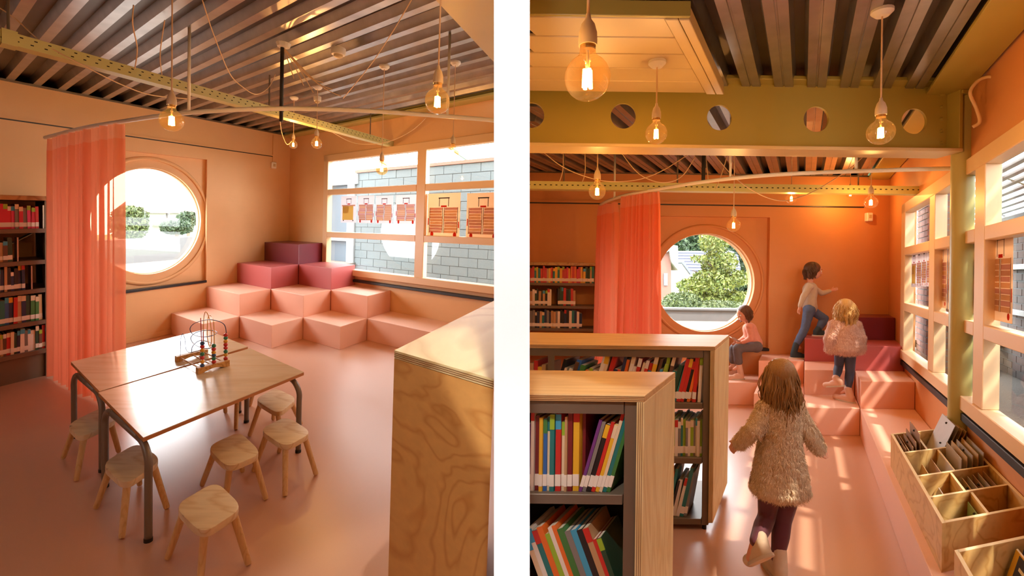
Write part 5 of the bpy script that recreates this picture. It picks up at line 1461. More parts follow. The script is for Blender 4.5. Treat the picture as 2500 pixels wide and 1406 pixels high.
m = MB(); m.fbox(LP, (aL - 0.1, aL + 2.6), (BW - 0.05, BW + 0.09), (ctop - 0.25, ctop - 0.02)); m.build('lintel', M_WHITEP, t)
m = MB(); m.fbox(LP, (aL + 2.0, aL + 2.1), (B0 + 0.2, BW + 0.1), (-0.35, 2.9)); tag(m.build('courtyard_screen', M_BRICK, loc=LP(aL + 2, 6, 0)), 'brick return wall at the left of the courtyard', 'wall', kind='structure')
rf = root('courtyard_roof', LP(3, 6, 3.0), 'glass roof with slim bars over the courtyard', 'roof', kind='structure')
RA = [3.4, 4.6, 5.8, 7.0, 8.2, 9.9]
def roofP(a, f, d): return LP(a, B0 + 0.2 + (BW + 0.4 - B0) * f, 3.35 - 0.5 * f + d)
for k in range(len(RA) - 1):
    m = MB(); m.add([roofP(RA[k], 0, 0), roofP(RA[k + 1], 0, 0), roofP(RA[k + 1], 1, 0), roofP(RA[k], 1, 0)], [(0, 1, 2, 3)]); m.build('pane', M_PANE, rf)
    m = MB(); m.fbox(roofP, (RA[k] - 0.025, RA[k] + 0.025), (0, 1), (-0.05, -0.004)); m.build('glazing_bar', M_SLATE, rf)
m = MB(); m.fbox(lambda x, y, z: LP(aL + 1.2 + x + 0.0 * y, B0 + 0.25 + y, 2.62 + z - y * 0.16), (0, 0.16), (0, 2.1), (0, 0.14)); m.build('side_rafter', M_WHITEP, rf)

# ---- foliage helper
def leaf_mat(name, rgb, rgb2):
    m = mat(name, rgb, rough=0.6, var=0.0)
    nt = m.node_tree
    gi = nt.nodes.new('ShaderNodeNewGeometry'); mx = nt.nodes.new('ShaderNodeMix'); mx.data_type = 'RGBA'
    mx.inputs[6].default_value = lin(*rgb); mx.inputs[7].default_value = lin(*rgb2)
    nt.links.new(gi.outputs['Random Per Island'], mx.inputs[0]); nt.links.new(mx.outputs[2], nt.nodes['Principled BSDF'].inputs['Base Color'])
    return m
M_LF1 = leaf_mat('lime_leaves', (98, 102, 26), (66, 84, 24))
M_LF2 = leaf_mat('green_leaves', (52, 70, 40), (36, 54, 36))
M_LF3 = leaf_mat('pale_shrub_leaves', (76, 88, 38), (54, 70, 38))
M_BARK = mat('tree_bark', (96, 82, 70), rough=0.9)
def foliage(name, blobs, n, size, m_, parent, seed=1):
    rnd = random.Random(seed)
    vol = [b[1] * b[2] * b[3] for b in blobs]; tot = sum(vol)
    vs_, fs = [], []
    o0 = base_of(parent)
    for b, v in zip(blobs, vol):
        for _ in range(max(8, int(n * v / tot))):
            while True:
                p = Vector((rnd.uniform(-1, 1), rnd.uniform(-1, 1), rnd.uniform(-1, 1)))
                if 0.15 < p.length < 1: break
            p = p * (0.55 + 0.45 * rnd.random()) if p.length < 0.6 else p
            c_ = b[0] + Vector((p.x * b[1], p.y * b[2], p.z * b[3])) - o0
            a_ = Vector((rnd.gauss(0, 1), rnd.gauss(0, 1), rnd.gauss(0, 0.7))).normalized(); bb = a_.orthogonal().normalized()
            bb = (bb * math.cos(rnd.uniform(0, 6.28)) + a_.cross(bb) * math.sin(rnd.uniform(0, 6.28))).normalized()
            s_ = size * rnd.uniform(0.6, 1.3); w_ = a_.cross(bb) * s_ * 0.42
            k = len(vs_)
            vs_ += [c_ - bb * s_, c_ + w_, c_ + bb * s_, c_ - w_]
            fs.append((k, k + 1, k + 2, k + 3))
    me = bpy.data.meshes.new(name); me.from_pydata(vs_, [], fs); me.materials.append(m_)
    o = bpy.data.objects.new(name, me); COL.objects.link(o); o.parent = parent; o['kind'] = 'stuff'
    return o
def blob(c_, rx, ry, rz): return (Vector(c_), rx, ry, rz)

# ================================================================ GARDEN BEHIND THE RIGHT ROUND WINDOW
ZG = 0.74
m = MB(); m.fbox(XYZ, (0.3, 7.5), (YW + 0.27, 9.3), (ZG - 0.1, ZG)); tag(m.build('gravel_roof', M_GRAVEL, loc=Vector((3, 8, ZG))), 'pale gravel flat roof outside the round garden window', 'ground', kind='structure')
yp = 9.3
zp1 = RY(1700, 757, yp).z; 
m = MB(); m.fbox(XYZ, (0.3, 8), (yp, yp + 0.25), (ZG - 0.1, zp1)); m.fbox(XYZ, (0.3, 8), (yp - 0.03, yp + 0.28), (zp1, zp1 + 0.03)); tag(m.build('roof_parapet', M_CONC, loc=Vector((3, yp, ZG))), 'grey concrete parapet at the edge of the gravel roof', 'parapet', kind='structure')
m = MB(); m.fbox(XYZ, (-5, 60), (9.6, 80), (-1.2, -1.0)); tag(m.build('garden_ground', mat('lawn', (92, 112, 58), rough=0.95, var=0.3, scale=5), loc=Vector((3, 12, -1))), 'green garden ground beyond the parapet', 'ground', kind='structure')
def px3(px, py, y): return RY(px, py, y)
yt = 12.5
t = root('garden_tree', Vector((px3(1733, 760, yt).x, yt, -1.0)), 'young lime-leaved tree in the middle of the round window view', 'tree')
k1 = yt / F
m = MB(); m.tube(smooth_path([Vector((px3(1733, 760, yt).x, yt, -1.0)), px3(1731, 735, yt), px3(1733, 690, yt), px3(1738, 640, yt), px3(1742, 590, yt)], 5), [0.07 - 0.0022 * i for i in range(21)], 8); m.build('trunk', M_BARK, t)
for (x, y) in ((1690, 660), (1775, 670), (1705, 625), (1770, 620), (1680, 715), (1790, 715)):
    m = MB(); m.tube([px3(1734, y + 25, yt), px3((1734 + x) / 2, y + 8, yt), px3(x, y, yt)], [0.025, 0.018, 0.008], 6); m.build('branch', M_BARK, t)
foliage('foliage', [blob(px3(1742, 590, yt), 32 * k1, .6, 32 * k1), blob(px3(1755, 640, yt), 40 * k1, .7, 30 * k1), blob(px3(1705, 632, yt), 16 * k1, .4, 10 * k1), blob(px3(1735, 690, yt), 48 * k1, .8, 34 * k1), blob(px3(1785, 680, yt), 36 * k1, .7, 24 * k1), blob(px3(1690, 700, yt), 34 * k1, .6, 22 * k1), blob(px3(1790, 730, yt), 40 * k1, .7, 24 * k1), blob(px3(1720, 735, yt), 60 * k1, .7, 20 * k1)], 9500, 0.05, M_LF1, t, 5)
def shrub(px, py, y, rx, rz, m_, label, n=3600, size=0.04, seed=1, name='garden_shrub'):
    k = y / F; cc = px3(px, py, y)
    t = root(name, Vector((cc.x, y, -1.0)), label, 'tree' if 'tree' in label else 'shrub')
    m = MB(); m.tube([Vector((cc.x, y, -1.0)), Vector((cc.x, y, cc.z - rz * k * 0.2))], 0.05, 6); m.build('stem', M_BARK, t)
    foliage('foliage', [blob(cc, rx * k, 0.5 + rx * k * 0.4, rz * k), blob(cc + Vector((rx * k * 0.5, 0.2, rz * k * 0.35)), rx * k * 0.55, 0.5, rz * k * 0.5), blob(cc + Vector((-rx * k * 0.5, 0.1, -rz * k * 0.3)), rx * k * 0.6, 0.5, rz * k * 0.6)], n, size, m_, t, seed)
shrub(1665, 735, 11.0, 40, 22, M_LF3, 'pale green shrub at the lower left of the round window view', seed=3)
shrub(1750, 748, 10.6, 70, 14, M_LF3, 'low bright shrub along the parapet', seed=4)
shrub(1825, 712, 14.0, 26, 45, M_LF2, 'green shrub at the right edge of the round window view', seed=6, size=0.09)
shrub(1812, 625, 24.0, 24, 42, M_LF2, 'dark green tree at the upper right of the round window view', seed=7, size=0.16)
shrub(1690, 592, 30.0, 45, 34, M_LF2, 'dark green tree behind the slate roof', seed=8, size=0.2, n=2200)
shrub(1760, 585, 34.0, 40, 30, M_LF2, 'dark green tree behind the lime-leaved tree', seed=18, size=0.2, n=1600)
# house with slate roof
M_TILE = mat('slate_roof_tile', (80, 82, 94), rough=0.7, var=0.15, scale=9)
M_RENDER = mat('white_render', (150, 146, 142), rough=0.8)
M_PINKBRICK = mat('pink_brick', (120, 84, 74), rough=0.9, var=0.1, scale=8)
yh = 22.0
hs = root('slate_roof_house', px3(1690, 740, yh), 'white gabled house with a slate tiled roof in the garden view', 'house')
def H(px, py, dy=0): return RY(px, py, yh + dy)
HB_ = lambda px, dy=0: Vector((H(px, 760, dy).x, yh + dy, -1.0))
m = MB(); m.prism([HB_(1640), HB_(1800), HB_(1800, 4), HB_(1640, 4)], [H(1640, 668), H(1800, 668), H(1800, 668, 4), H(1640, 668, 4)]); m.build('wall', M_RENDER, hs)
rows_ = 9
for r in range(rows_):
    f0, f1 = r / rows_, (r + 1) / rows_
    m = MB(); A, B_, C_, D_ = H(1655, 678, -0.2).lerp(H(1655, 614, 2), f0), H(1812, 684, -0.2).lerp(H(1800, 614, 2), f0), H(1812, 684, -0.2).lerp(H(1800, 614, 2), f1), H(1655, 678, -0.2).lerp(H(1655, 614, 2), f1)
    up = Vector((0, -0.03, 0.09))
    m.hexa([A, B_, C_ - Vector((0, 0, .0)), D_, A + up, B_ + up, C_ + up * 0.3, D_ + up * 0.3]); m.build('tile_course', M_TILE, hs)
m = MB(); g = [H(1660, 755, -1.6), H(1684, 755, -1.6), H(1684, 664, -1.6), H(1668, 640, -1.6), H(1660, 652, -1.6)]
m.prism(g, [p + Vector((0, 1.5, 0)) for p in g]); m.build('gable', M_RENDER, hs)
m = MB(); m.prism([H(1664, 640, -1.7), H(1670, 637, -1.7), H(1690, 668, -1.7), H(1686, 670, -1.7)], [p + Vector((0, 1.6, 0)) for p in (H(1664, 640, -1.7), H(1670, 637, -1.7), H(1690, 668, -1.7), H(1686, 670, -1.7))]); m.build('verge', M_TILE, hs)
w_ = [H(1664, 680, -1.65), H(1674, 680, -1.65), H(1674, 664, -1.65), H(1664, 664, -1.65)]
m = MB(); m.prism(w_, [p + Vector((0, 0.04, 0)) for p in w_]); fr_ = m.build('window', M_SLATE, hs)
yh2 = 15.0
hp = root('brick_house', RY(1620, 740, yh2), 'pale pink brick house end at the left of the garden view', 'house')
g = [Vector((RY(1590, 760, yh2).x, yh2, -1.0)), Vector((RY(1642, 760, yh2).x, yh2, -1.0)), RY(1638, 618, yh2), RY(1634, 600, yh2), RY(1590, 640, yh2)]
m = MB(); m.prism(g, [p + Vector((-0.3, 3, 0)) for p in g]); m.build('gable_wall', M_PINKBRICK, hp)
m = MB(); g = [RY(1586, 642, yh2 - .1), RY(1636, 597, yh2 - .1), RY(1655, 600, yh2 - .1), RY(1656, 660, yh2 - .1), RY(1640, 640, yh2 - .1), RY(1634, 612, yh2 - .1)]
m.prism(g, [p + Vector((0, 3, 0)) for p in g]); m.build('bargeboard', M_RENDER, hp)
w_ = [RY(1621, 697, yh2 - .03), RY(1630, 697, yh2 - .03), RY(1630, 667, yh2 - .03), RY(1621, 667, yh2 - .03)]
m = MB(); m.prism(w_, [p + Vector((0, 0.06, 0)) for p in w_]); m.build('window', M_SLATE, hp)

# ================================================================ COURT BESIDE THE LONG WINDOW (right edge)
m = MB(); m.fbox(RP, (UB + 0.14, UB + 4.5), (-1, 9.5), (0.2, 0.3)); tag(m.build('side_court_ground', M_GRAVEL, loc=RP(UB + 1, 4, 0.3)), 'pale gravel bed outside the long window', 'ground', kind='structure')
# brick pier built of bricks
pr0 = inv_r(RU(2237, 700, UB + 0.45)); pr1 = inv_r(RU(2263, 700, UB + 0.45))
pier = root('brick_pier', RP(UB + 0.45, pr0.y, 0.3), 'red-brown brick pier outside the far pane of the long window', 'pier', kind='structure')
vA, vB = pr1.y, pr0.y
m = MB(); m.fbox(RP, (UB + 0.46, UB + 0.75), (vA + 0.012, vB - 0.012), (0.3, 3.1)); m.build('core', M_MORTAR, pier)
z = 0.3; r = 0
while z < 3.05:
    half = (vB - vA) / 2
    cuts = [vA, vA + half, vB] if r % 2 else [vA, vA + half * 0.5, vA + half * 1.5, vB]
    for i in range(len(cuts) - 1):
        m = MB(); m.fbox(RP, (UB + 0.45, UB + 0.74), (cuts[i] + 0.006, cuts[i + 1] - 0.006), (z + 0.005, z + 0.07)); m.build('brick', M_BRICK, pier)
    z += 0.078; r += 1
# grey-brown brick wall farther out with white ledges
cw2 = root('court_wall', RP(UB + 2.6, 4, 0.3), 'grey-brown brick wall with white ledges outside the near panes', 'wall', kind='structure')
UW = UB + 1.7
m = MB(); m.fbox(RP, (UW + 0.01, UW + 0.2), (-1, 8.7), (0.3, 2.5)); m.build('mortar_bed', M_MORTAR, cw2)
M_BRICKG = mat('grey_brown_brick', (80, 73, 70), rough=0.9, var=0.2, scale=14)
z = 0.3; r = 0
while z < 2.4:
    v = 4.9 + (0.14 if r % 2 else 0)
    while v < 8.4:
        m = MB(); m.fbox(RP, (UW, UW + 0.02), (v + 0.008, v + 0.272), (z + 0.007, z + 0.093)); m.build('brick', M_BRICKG, cw2)
        v += 0.28
    z += 0.1; r += 1
for z in (0.75, 1.15, 1.75):
    m = MB(); m.fbox(RP, (UW - 0.08, UW), (-1, 8.7), (z, z + 0.07)); m.build('ledge', M_WHITEP, cw2, bevel=0.005)
sl = root('slatted_roof', RP(UB + 1, 3, 2.6), 'white slatted glass roof outside the long window', 'roof', kind='structure')
for k in range(15):
    f = k / 14
    def sp(x, v, z, f=f): return RP(UB + 0.25 + 1.7 * f + x, v, 3.05 - 0.55 * f + z)
    m = MB(); m.fbox(sp, (0, 0.08), (-1.0, 8.7), (0, 0.03)); m.build('slat', M_WHITEP, sl)
for v in (0.5, 2.2, 3.9, 5.6, 7.3):
    m = MB(); m.hexa([RP(UB + 0.2, v, 3.08), RP(UB + 1.95, v, 2.52), RP(UB + 1.95, v + 0.06, 2.52), RP(UB + 0.2, v + 0.06, 3.08), RP(UB + 0.2, v, 3.16), RP(UB + 1.95, v, 2.60), RP(UB + 1.95, v + 0.06, 2.60), RP(UB + 0.2, v + 0.06, 3.16)]); m.build('rafter', M_WHITEP, sl)

# ================================================================ ROOFSCAPE BEHIND THE LEFT ROUND WINDOW
cG = 0.62
m = MB(); m.fbox(LP, (A0 + 0.3, 12.5), (-2, 7), (cG - 0.1, cG)); tag(m.build('gravel_roof', M_GRAVEL, loc=LP(9, 2, cG)), 'bright gravel roof outside the round window beside the curtain', 'ground', kind='structure')
ap = 12.5
cp = LQ(400, 581, a=ap).z
m = MB(); m.fbox(LP, (ap, ap + 0.4), (-2, 9), (cG - 0.1, cp)); tag(m.build('roof_parapet', M_CONC, loc=LP(ap, 2, cG)), 'pale parapet at the far edge of the bright gravel roof', 'parapet', kind='structure')
m = MB(); m.fbox(LP, (12.9, 90), (-30, 30), (-1.5, -1.3)); tag(m.build('garden_ground', mat('lawn_pale', (110, 126, 84), rough=0.95, var=0.2, scale=3), loc=LP(20, 2, -1.4)), 'ground beyond the bright gravel roof', 'ground', kind='structure')
M_PALEROOF = mat('pale_red_roof', (84, 64, 60), rough=0.8, var=0.1, scale=6)
def lshrub(px, py, a, rx, rz, m_, label, n, size, seed):
    cc = LW(px, py, a=a); k = (cc - CAM).y / F
    q = LQ(px, py, a=a)
    t = root('garden_tree', LP(a, q.y, -1.3), label, 'tree')
    m = MB(); m.tube([LP(a, q.y, -1.3), LP(a, q.y, q.z)], 0.06, 6); m.build('trunk', M_BARK, t)
    foliage('foliage', [blob(cc, rx * k, 0.6, rz * k), blob(cc + Vector((rx * k * 0.4, 0, rz * k * 0.5)), rx * k * 0.6, 0.5, rz * k * 0.5), blob(cc + Vector((-rx * k * 0.3, 0, -rz * k * 0.5)), rx * k * 0.7, 0.5, rz * k * 0.6)], n, size, m_, t, seed)
lshrub(318, 545, 15.0, 26, 42, M_LF3, 'leafy green tree at the left of the bright round window', 5200, 0.055, 21)
lshrub(432, 555, 17.0, 30, 16, M_LF2, 'green bush right of centre in the bright round window', 3600, 0.055, 22)
lshrub(460, 535, 20.0, 16, 18, M_LF2, 'green bush at the right edge of the bright round window', 2600, 0.06, 23)
def lhouse(px0, px1, pe, pr_, pb, a, label):
    t = root('far_house', LW((px0 + px1) / 2, pb, a=a), label, 'house')
    w0, w1 = LQ(px0, pe, a=a), LQ(px1, pe, a=a); zr = LQ((px0 + px1) / 2, pr_, a=a).z; zb_ = -1.3; ze = w0.z
    m = MB(); m.fbox(LP, (a, a + 4), (w0.y, w1.y), (zb_, ze)); m.build('wall', M_RENDER, t)
    d = (w1.y - w0.y) * 0.12
    m = MB(); m.prism([LP(a - 0.3, w0.y - 0.2, ze), LP(a - 0.3, w1.y + 0.2, ze), LP(a + 4.3, w1.y + 0.2, ze), LP(a + 4.3, w0.y - 0.2, ze)], [LP(a + 1.9, w0.y + d, zr), LP(a + 1.9, w1.y - d, zr), LP(a + 2.1, w1.y - d, zr), LP(a + 2.1, w0.y + d, zr)]); m.build('roof', M_PALEROOF, t)
    for k in range(3):
        s = w0.y + (w1.y - w0.y) * (k + 0.6) / 3.4
        m = MB(); m.fbox(LP, (a - 0.05, a), (s, s + (w1.y - w0.y) * 0.12), (zb_ + (ze - zb_) * 0.4, zb_ + (ze - zb_) * 0.75)); m.build('window', M_SLATE, t)
lhouse(335, 405, 520, 485, 560, 28.0, 'pale red roofed house left of centre in the bright round window')
lhouse(412, 482, 520, 482, 560, 30.0, 'pale red roofed house right of centre in the bright round window')
lhouse(372, 440, 548, 541, 572, 21.0, 'low white building under the pale roofs in the bright round window')

# ================================================================ CHILDREN
M_SKIN = mat('skin', (214, 152, 122), rough=0.5)
def hairm(name, rgb): return mat(name, rgb, rough=0.45, var=0.35, scale=30, stretch=(6, 6, 0.6), bump=0.3)
def cap_pts(mb, p0, p1, r0, r1, n=12):
    """tapered capsule"""
    p0, p1 = Vector(p0), Vector(p1)
    d = p1 - p0
    L_ = max(d.length, 1e-5); d = d / L_
    prof = []
    for i in range(5):
        th = -math.pi / 2 + i * math.pi / 8
        prof.append((r0 * math.cos(th), r0 * math.sin(th)))
    for i in range(5):
        th = i * math.pi / 8
        prof.append((r1 * math.cos(th), L_ + r1 * math.sin(th)))
    x = d.orthogonal().normalized(); y = d.cross(x)
    vs_, fs = [], []
    for (r, h) in prof:
        for k in range(n):
            t = 2 * math.pi * k / n
            vs_.append(p0 + d * h + (x * math.cos(t) + y * math.sin(t)) * max(r, 1e-4))
    m_ = len(prof)
    for i in range(m_ - 1):
        for k in range(n): fs.append((i * n + k, i * n + (k + 1) % n, (i + 1) * n + (k + 1) % n, (i + 1) * n + k))
    fs.append(tuple(reversed(range(n)))); fs.append(tuple((m_ - 1) * n + k for k in range(n)))
    mb.add(vs_, fs)
def fused(name, fill, voxel, mats, parent, smooth_it=6, disp=0.0, dscale=0.03):
    """one continuous skin grown over overlapping limbs"""
    mb = MB(); fill(mb)
    o = mb.build(name, mats, parent, weld=0)
    md = o.modifiers.new('r', 'REMESH'); md.mode = 'VOXEL'; md.voxel_size = voxel; md.use_smooth_shade = True
    sm = o.modifiers.new('s', 'SMOOTH'); sm.factor = 0.5; sm.iterations = smooth_it
    if disp:
        tx = bpy.data.textures.new('fold_' + name, 'CLOUDS'); tx.noise_scale = dscale
        dm = o.modifiers.new('d', 'DISPLACE'); dm.texture = tx; dm.strength = disp; dm.mid_level = 0.5
    dg = bpy.context.evaluated_depsgraph_get()
    me = bpy.data.meshes.new_from_object(o.evaluated_get(dg))
    o.modifiers.clear(); old = o.data; o.data = me; me.name = name; bpy.data.meshes.remove(old)
    for p_ in me.polygons: p_.use_smooth = True
    return o
def hand(mb, wrist, d, out, s=1.0, curl=0.5):
    """palm and five unequal, slightly bent fingers; d points along the hand, OUT to the thumb side"""
    d = Vector(d).normalized(); out = Vector(out); out = (out - d * out.dot(d)).normalized(); nrm = d.cross(out)
    w = Vector(wrist)
    palm = w + d * 0.032 * s
    cap_pts(mb, w, palm + out * 0.010 * s, 0.013 * s, 0.013 * s, 8); cap_pts(mb, w, palm - out * 0.012 * s, 0.013 * s, 0.012 * s, 8)
    for k, (o_, l_) in enumerate(((0.019, 0.040), (0.0065, 0.046), (-0.0065, 0.042), (-0.019, 0.033))):
        b = w + (d * 0.042 + out * o_) * s
        k1 = b + (d * math.cos(curl * 0.5) + nrm * math.sin(curl * 0.5)) * l_ * 0.5 * s
        k2 = k1 + (d * math.cos(curl * 1.3) + nrm * math.sin(curl * 1.3)) * l_ * 0.5 * s
        cap_pts(mb, b - d * 0.012 * s, k1, 0.0068 * s, 0.0062 * s, 8); cap_pts(mb, k1, k2, 0.0062 * s, 0.0052 * s, 8)
    b = w + (d * 0.014 + out * 0.014) * s
    k1 = b + (d * 0.55 + out * 0.8).normalized() * 0.022 * s
    k2 = k1 + (d * 0.85 + out * 0.35 + nrm * 0.3).normalized() * 0.022 * s
    cap_pts(mb, b, k1, 0.0085 * s, 0.0072 * s, 8); cap_pts(mb, k1, k2, 0.0072 * s, 0.0056 * s, 8)
def head_fill(mb, c, fwd, s):
    """skull, jaw, nose, ears; c = skull centre, s = head height"""
    fwd = Vector(fwd).normalized(); up = Vector((0, 0, 1)); up = (up - fwd * up.dot(fwd) * 0.6).normalized(); side = fwd.cross(up).normalized(); up = side.cross(fwd)
    R3 = Matrix((side, fwd, up)).transposed()
    mb.ball(c + up * 0.08 * s, s * 0.5, 18, 12, scale=(0.74, 0.90, 0.84), rot=R3)
    mb.ball(c + fwd * 0.10 * s - up * 0.22 * s, s * 0.5, 16, 10, scale=(0.56, 0.62, 0.54), rot=R3)
    cap_pts(mb, c + fwd * 0.44 * s - up * 0.02 * s, c + fwd * 0.49 * s - up * 0.13 * s, 0.035 * s, 0.055 * s, 8)
    for sg in (-1, 1):
        mb.ball(c + side * sg * 0.37 * s - up * 0.05 * s - fwd * 0.03 * s, 0.10 * s, 10, 7, scale=(0.35, 0.7, 1.1), rot=R3)
    cap_pts(mb, c + fwd * 0.40 * s - up * 0.27 * s - side * 0.08 * s, c + fwd * 0.40 * s - up * 0.27 * s + side * 0.08 * s, 0.028 * s, 0.028 * s, 8)
    return side, fwd, up
def face_parts(t, c, ax, s):
    side, fwd, up = ax
    ew = mat('eye_white', (232, 226, 220), rough=0.2); ei = mat('eye_iris', (64, 46, 36), rough=0.2); lp = mat('lips', (186, 104, 92), rough=0.5); br = mat('brow', (96, 70, 46), rough=0.7)
    for sg in (-1, 1):
        e = c + fwd * 0.385 * s + side * sg * 0.15 * s - up * 0.0 * s
        m = MB(); m.ball(e, 0.055 * s, 10, 7); o = m.build('eye', ew, t, smooth='all')
        m = MB(); m.ball(e + fwd * 0.035 * s, 0.03 * s, 8, 6); m.build('iris', ei, o, smooth='all')
        m = MB(); m.tube([e + fwd * 0.05 * s + up * 0.09 * s - side * sg * 0.06 * s, e + fwd * 0.05 * s + up * 0.11 * s, e + fwd * 0.02 * s + up * 0.085 * s + side * sg * 0.07 * s], 0.012 * s, 6); m.build('eyebrow', br, t)
    m = MB(); m.tube([c + fwd * 0.425 * s - up * 0.27 * s - side * 0.09 * s, c + fwd * 0.45 * s - up * 0.275 * s, c + fwd * 0.425 * s - up * 0.27 * s + side * 0.09 * s], 0.016 * s, 6); m.build('mouth', lp, t)
def hair_build(t, c, ax, s, m_, length, back=1.0, strands=70, seed=1, spread=0.33, curl=0.02, wide=1.75, name='hair'):
    """cap over the skull plus hanging locks behind and beside the face"""
    side, fwd, up = ax
    rnd = random.Random(seed)
    R3 = Matrix((side, fwd, up)).transposed()
    def fill(mb):
        mb.ball(c + up * 0.12 * s - fwd * 0.06 * s, s * 0.5, 18, 12, scale=(0.83, 0.95, 0.88), rot=R3)
        for i in range(strands):
            an = rnd.uniform(-wide, wide)
            dirv = (-fwd * math.cos(an) + side * math.sin(an))
            hh_ = rnd.uniform(0.0, 0.40)
            st = c + up * hh_ * s + dirv * 0.37 * s * math.sqrt(max(0.05, 1 - (hh_ / 0.5) ** 2))
            L_ = length * rnd.uniform(0.75, 1.05) * (1.0 if abs(an) < 1.5 else 0.75)
            p = [st]
            for k in range(1, 4):
                p.append(st + dirv * (0.10 + 0.05 * math.sin(k + i)) * s * (1 if k < 3 else 0.6) * back - Vector((0, 0, 1)) * (L_ * k / 3) + Vector((rnd.gauss(0, curl), rnd.gauss(0, curl), 0)))
            for k in range(3): cap_pts(mb, p[k], p[k + 1], (0.075 - 0.010 * k) * s, (0.066 - 0.012 * k) * s, 7)
    o = fused(name, fill, 0.006, m_, t, 5)
    m = MB()                              # loose locks over the fused mass
    for i in range(strands * 4):
        an = rnd.uniform(-wide, wide)
        dirv = (-fwd * math.cos(an) + side * math.sin(an))
        hh_ = rnd.uniform(0.1, 0.52)
        st = c + up * hh_ * s + dirv * 0.43 * s * math.sqrt(max(0.05, 1 - (hh_ / 0.56) ** 2))
        L_ = length * rnd.uniform(0.8, 1.12)
        pts = [st + dirv * 0.03 * s]
        for k in range(1, 5): pts.append(st + dirv * (0.16 * s * math.sin(k * 0.7)) * back - Vector((0, 0, 1)) * L_ * k / 4 + Vector((rnd.gauss(0, curl), rnd.gauss(0, curl), 0)))
        m.tube(smooth_path(pts, 3), [0.016 * s * (1 - (q_ / 12.0) ** 3 * 0.8) for q_ in range(13)], 5)
    m.build('lock', m_, o, smooth='all')['kind'] = 'stuff'
    return o
def fur(parent, n, length, m_, seed=1, droop=1.0, width=0.006):
    """shaggy pile over a garment mesh"""
    rnd = random.Random(seed)
    me = parent.data
    ps = me.polygons
    vs_, fs = [], []
    for _ in range(n):
        p = ps[rnd.randrange(len(ps))]
        c_, nn = p.center, p.normal
        L_ = length * rnd.uniform(0.6, 1.3)
        dn = Vector((rnd.gauss(0, 0.35), rnd.gauss(0, 0.35), -droop)); dn = (dn - nn * dn.dot(nn) * 0.7).normalized()
        sd = nn.cross(dn).normalized() * width * rnd.uniform(0.7, 1.4)
        a_ = c_ + nn * 0.001; b_ = c_ + nn * L_ * 0.30 + dn * L_ * 0.45; e_ = c_ + nn * L_ * 0.18 + dn * L_
        k = len(vs_)
        vs_ += [a_ - sd, a_ + sd, b_ + sd * 0.8, b_ - sd * 0.8, e_]
        fs += [(k, k + 1, k + 2, k + 3), (k + 3, k + 2, k + 4)]
    f = bpy.data.meshes.new('fur_pile'); f.from_pydata(vs_, [], fs); f.materials.append(m_)
    o = bpy.data.objects.new('fur_pile', f); COL.objects.link(o); o.parent = parent; o['kind'] = 'stuff'
def furm(name, a_, b_):
    m = leaf_mat(name, a_, b_); m.node_tree.nodes['Principled BSDF'].inputs['Roughness'].default_value = 0.8
    return m
def shoe(t, ankle, toe_dir, sole_z, m_up, m_sole, s=1.0, tilt=0.0, boot=0.0, shin=None):
    d = Vector((toe_dir[0], toe_dir[1], 0)).normalized()
    dz = Vector((0, 0, 1))
    if tilt: d = (d * math.cos(tilt) - dz * math.sin(tilt)).normalized()
    upv = (dz - d * dz.dot(d)).normalized()
    heel = Vector(ankle) - upv * (0.055 * s) - d * 0.03 * s
    if sole_z is not None: heel.z = sole_z + 0.024 * s
    toe = heel + d * 0.145 * s
    def fill(mb):
        cap_pts(mb, heel, toe, 0.032 * s, 0.030 * s); cap_pts(mb, heel + upv * 0.028 * s, heel + d * 0.075 * s + upv * 0.018 * s, 0.032 * s, 0.027 * s)
        cap_pts(mb, heel + upv * 0.02 * s, Vector(ankle) + (upv if shin is None else (Vector(shin) - Vector(ankle)).normalized()) * (0.01 + boot) * s, 0.033 * s, 0.034 * s)
    o = fused('shoe', fill, 0.006, m_up, t, 3)
    sd = d.cross(upv).normalized()
    m = MB(); pts = []
    for k in range(16):
        an = 2 * math.pi * k / 16
        cx_ = 0.0575 * s; pts.append(heel + d * (cx_ + math.cos(an) * 0.105 * s) + sd * math.sin(an) * 0.036 * s - upv * 0.024 * s)
    m.prism(pts, [p + upv * 0.014 * s for p in pts]); m.build('sole', m_sole, o, smooth=True)
    return o

# ---------------------------------------------------------------- walking girl, seen from behind
def J(y0): return lambda px, py, dy=0.0: RY(px, py, y0 + dy)
YG = 2.68
g = J(YG)
M_HAIRB = hairm('light_brown_hair', (150, 110, 64)); M_COAT = mat('shaggy_beige', (222, 194, 156), rough=0.85, var=0.15, scale=20)
M_FURB = furm('beige_pile', (240, 218, 186), (206, 176, 138)); M_LEG1 = mat('burgundy_tights', (86, 26, 44), rough=0.7, sheen=0.3, var=0.1, scale=60)
M_BOOT = mat('pale_suede', (206, 184, 156), rough=0.8); M_SOLE = mat('pale_rubber_sole', (196, 184, 168), rough=0.6)
t = root('person', Vector((g(1893, 1400).x, YG, 0)), 'girl in a shaggy beige coat and burgundy tights walking away with arms out', 'person')
hd = g(1905, 917, 0.0); fwdG = Vector((0.12, 1, 0)); axG = [None]
shL, shR = g(1870, 999), g(1942, 999)
elL, elR = g(1840, 1048, -0.03), g(1974, 1050, -0.02)
wrL, wrR = g(1802, 1082, 0.04), g(2000, 1094, 0.05)
hipL, hipR = g(1880, 1185), g(1928, 1185)
knL, knR = g(1872, 1262, 0.06), g(1911, 1270, 0.03)
anL, anR = g(1846, 1322, -0.10), g(1898, 1362, 0.0)
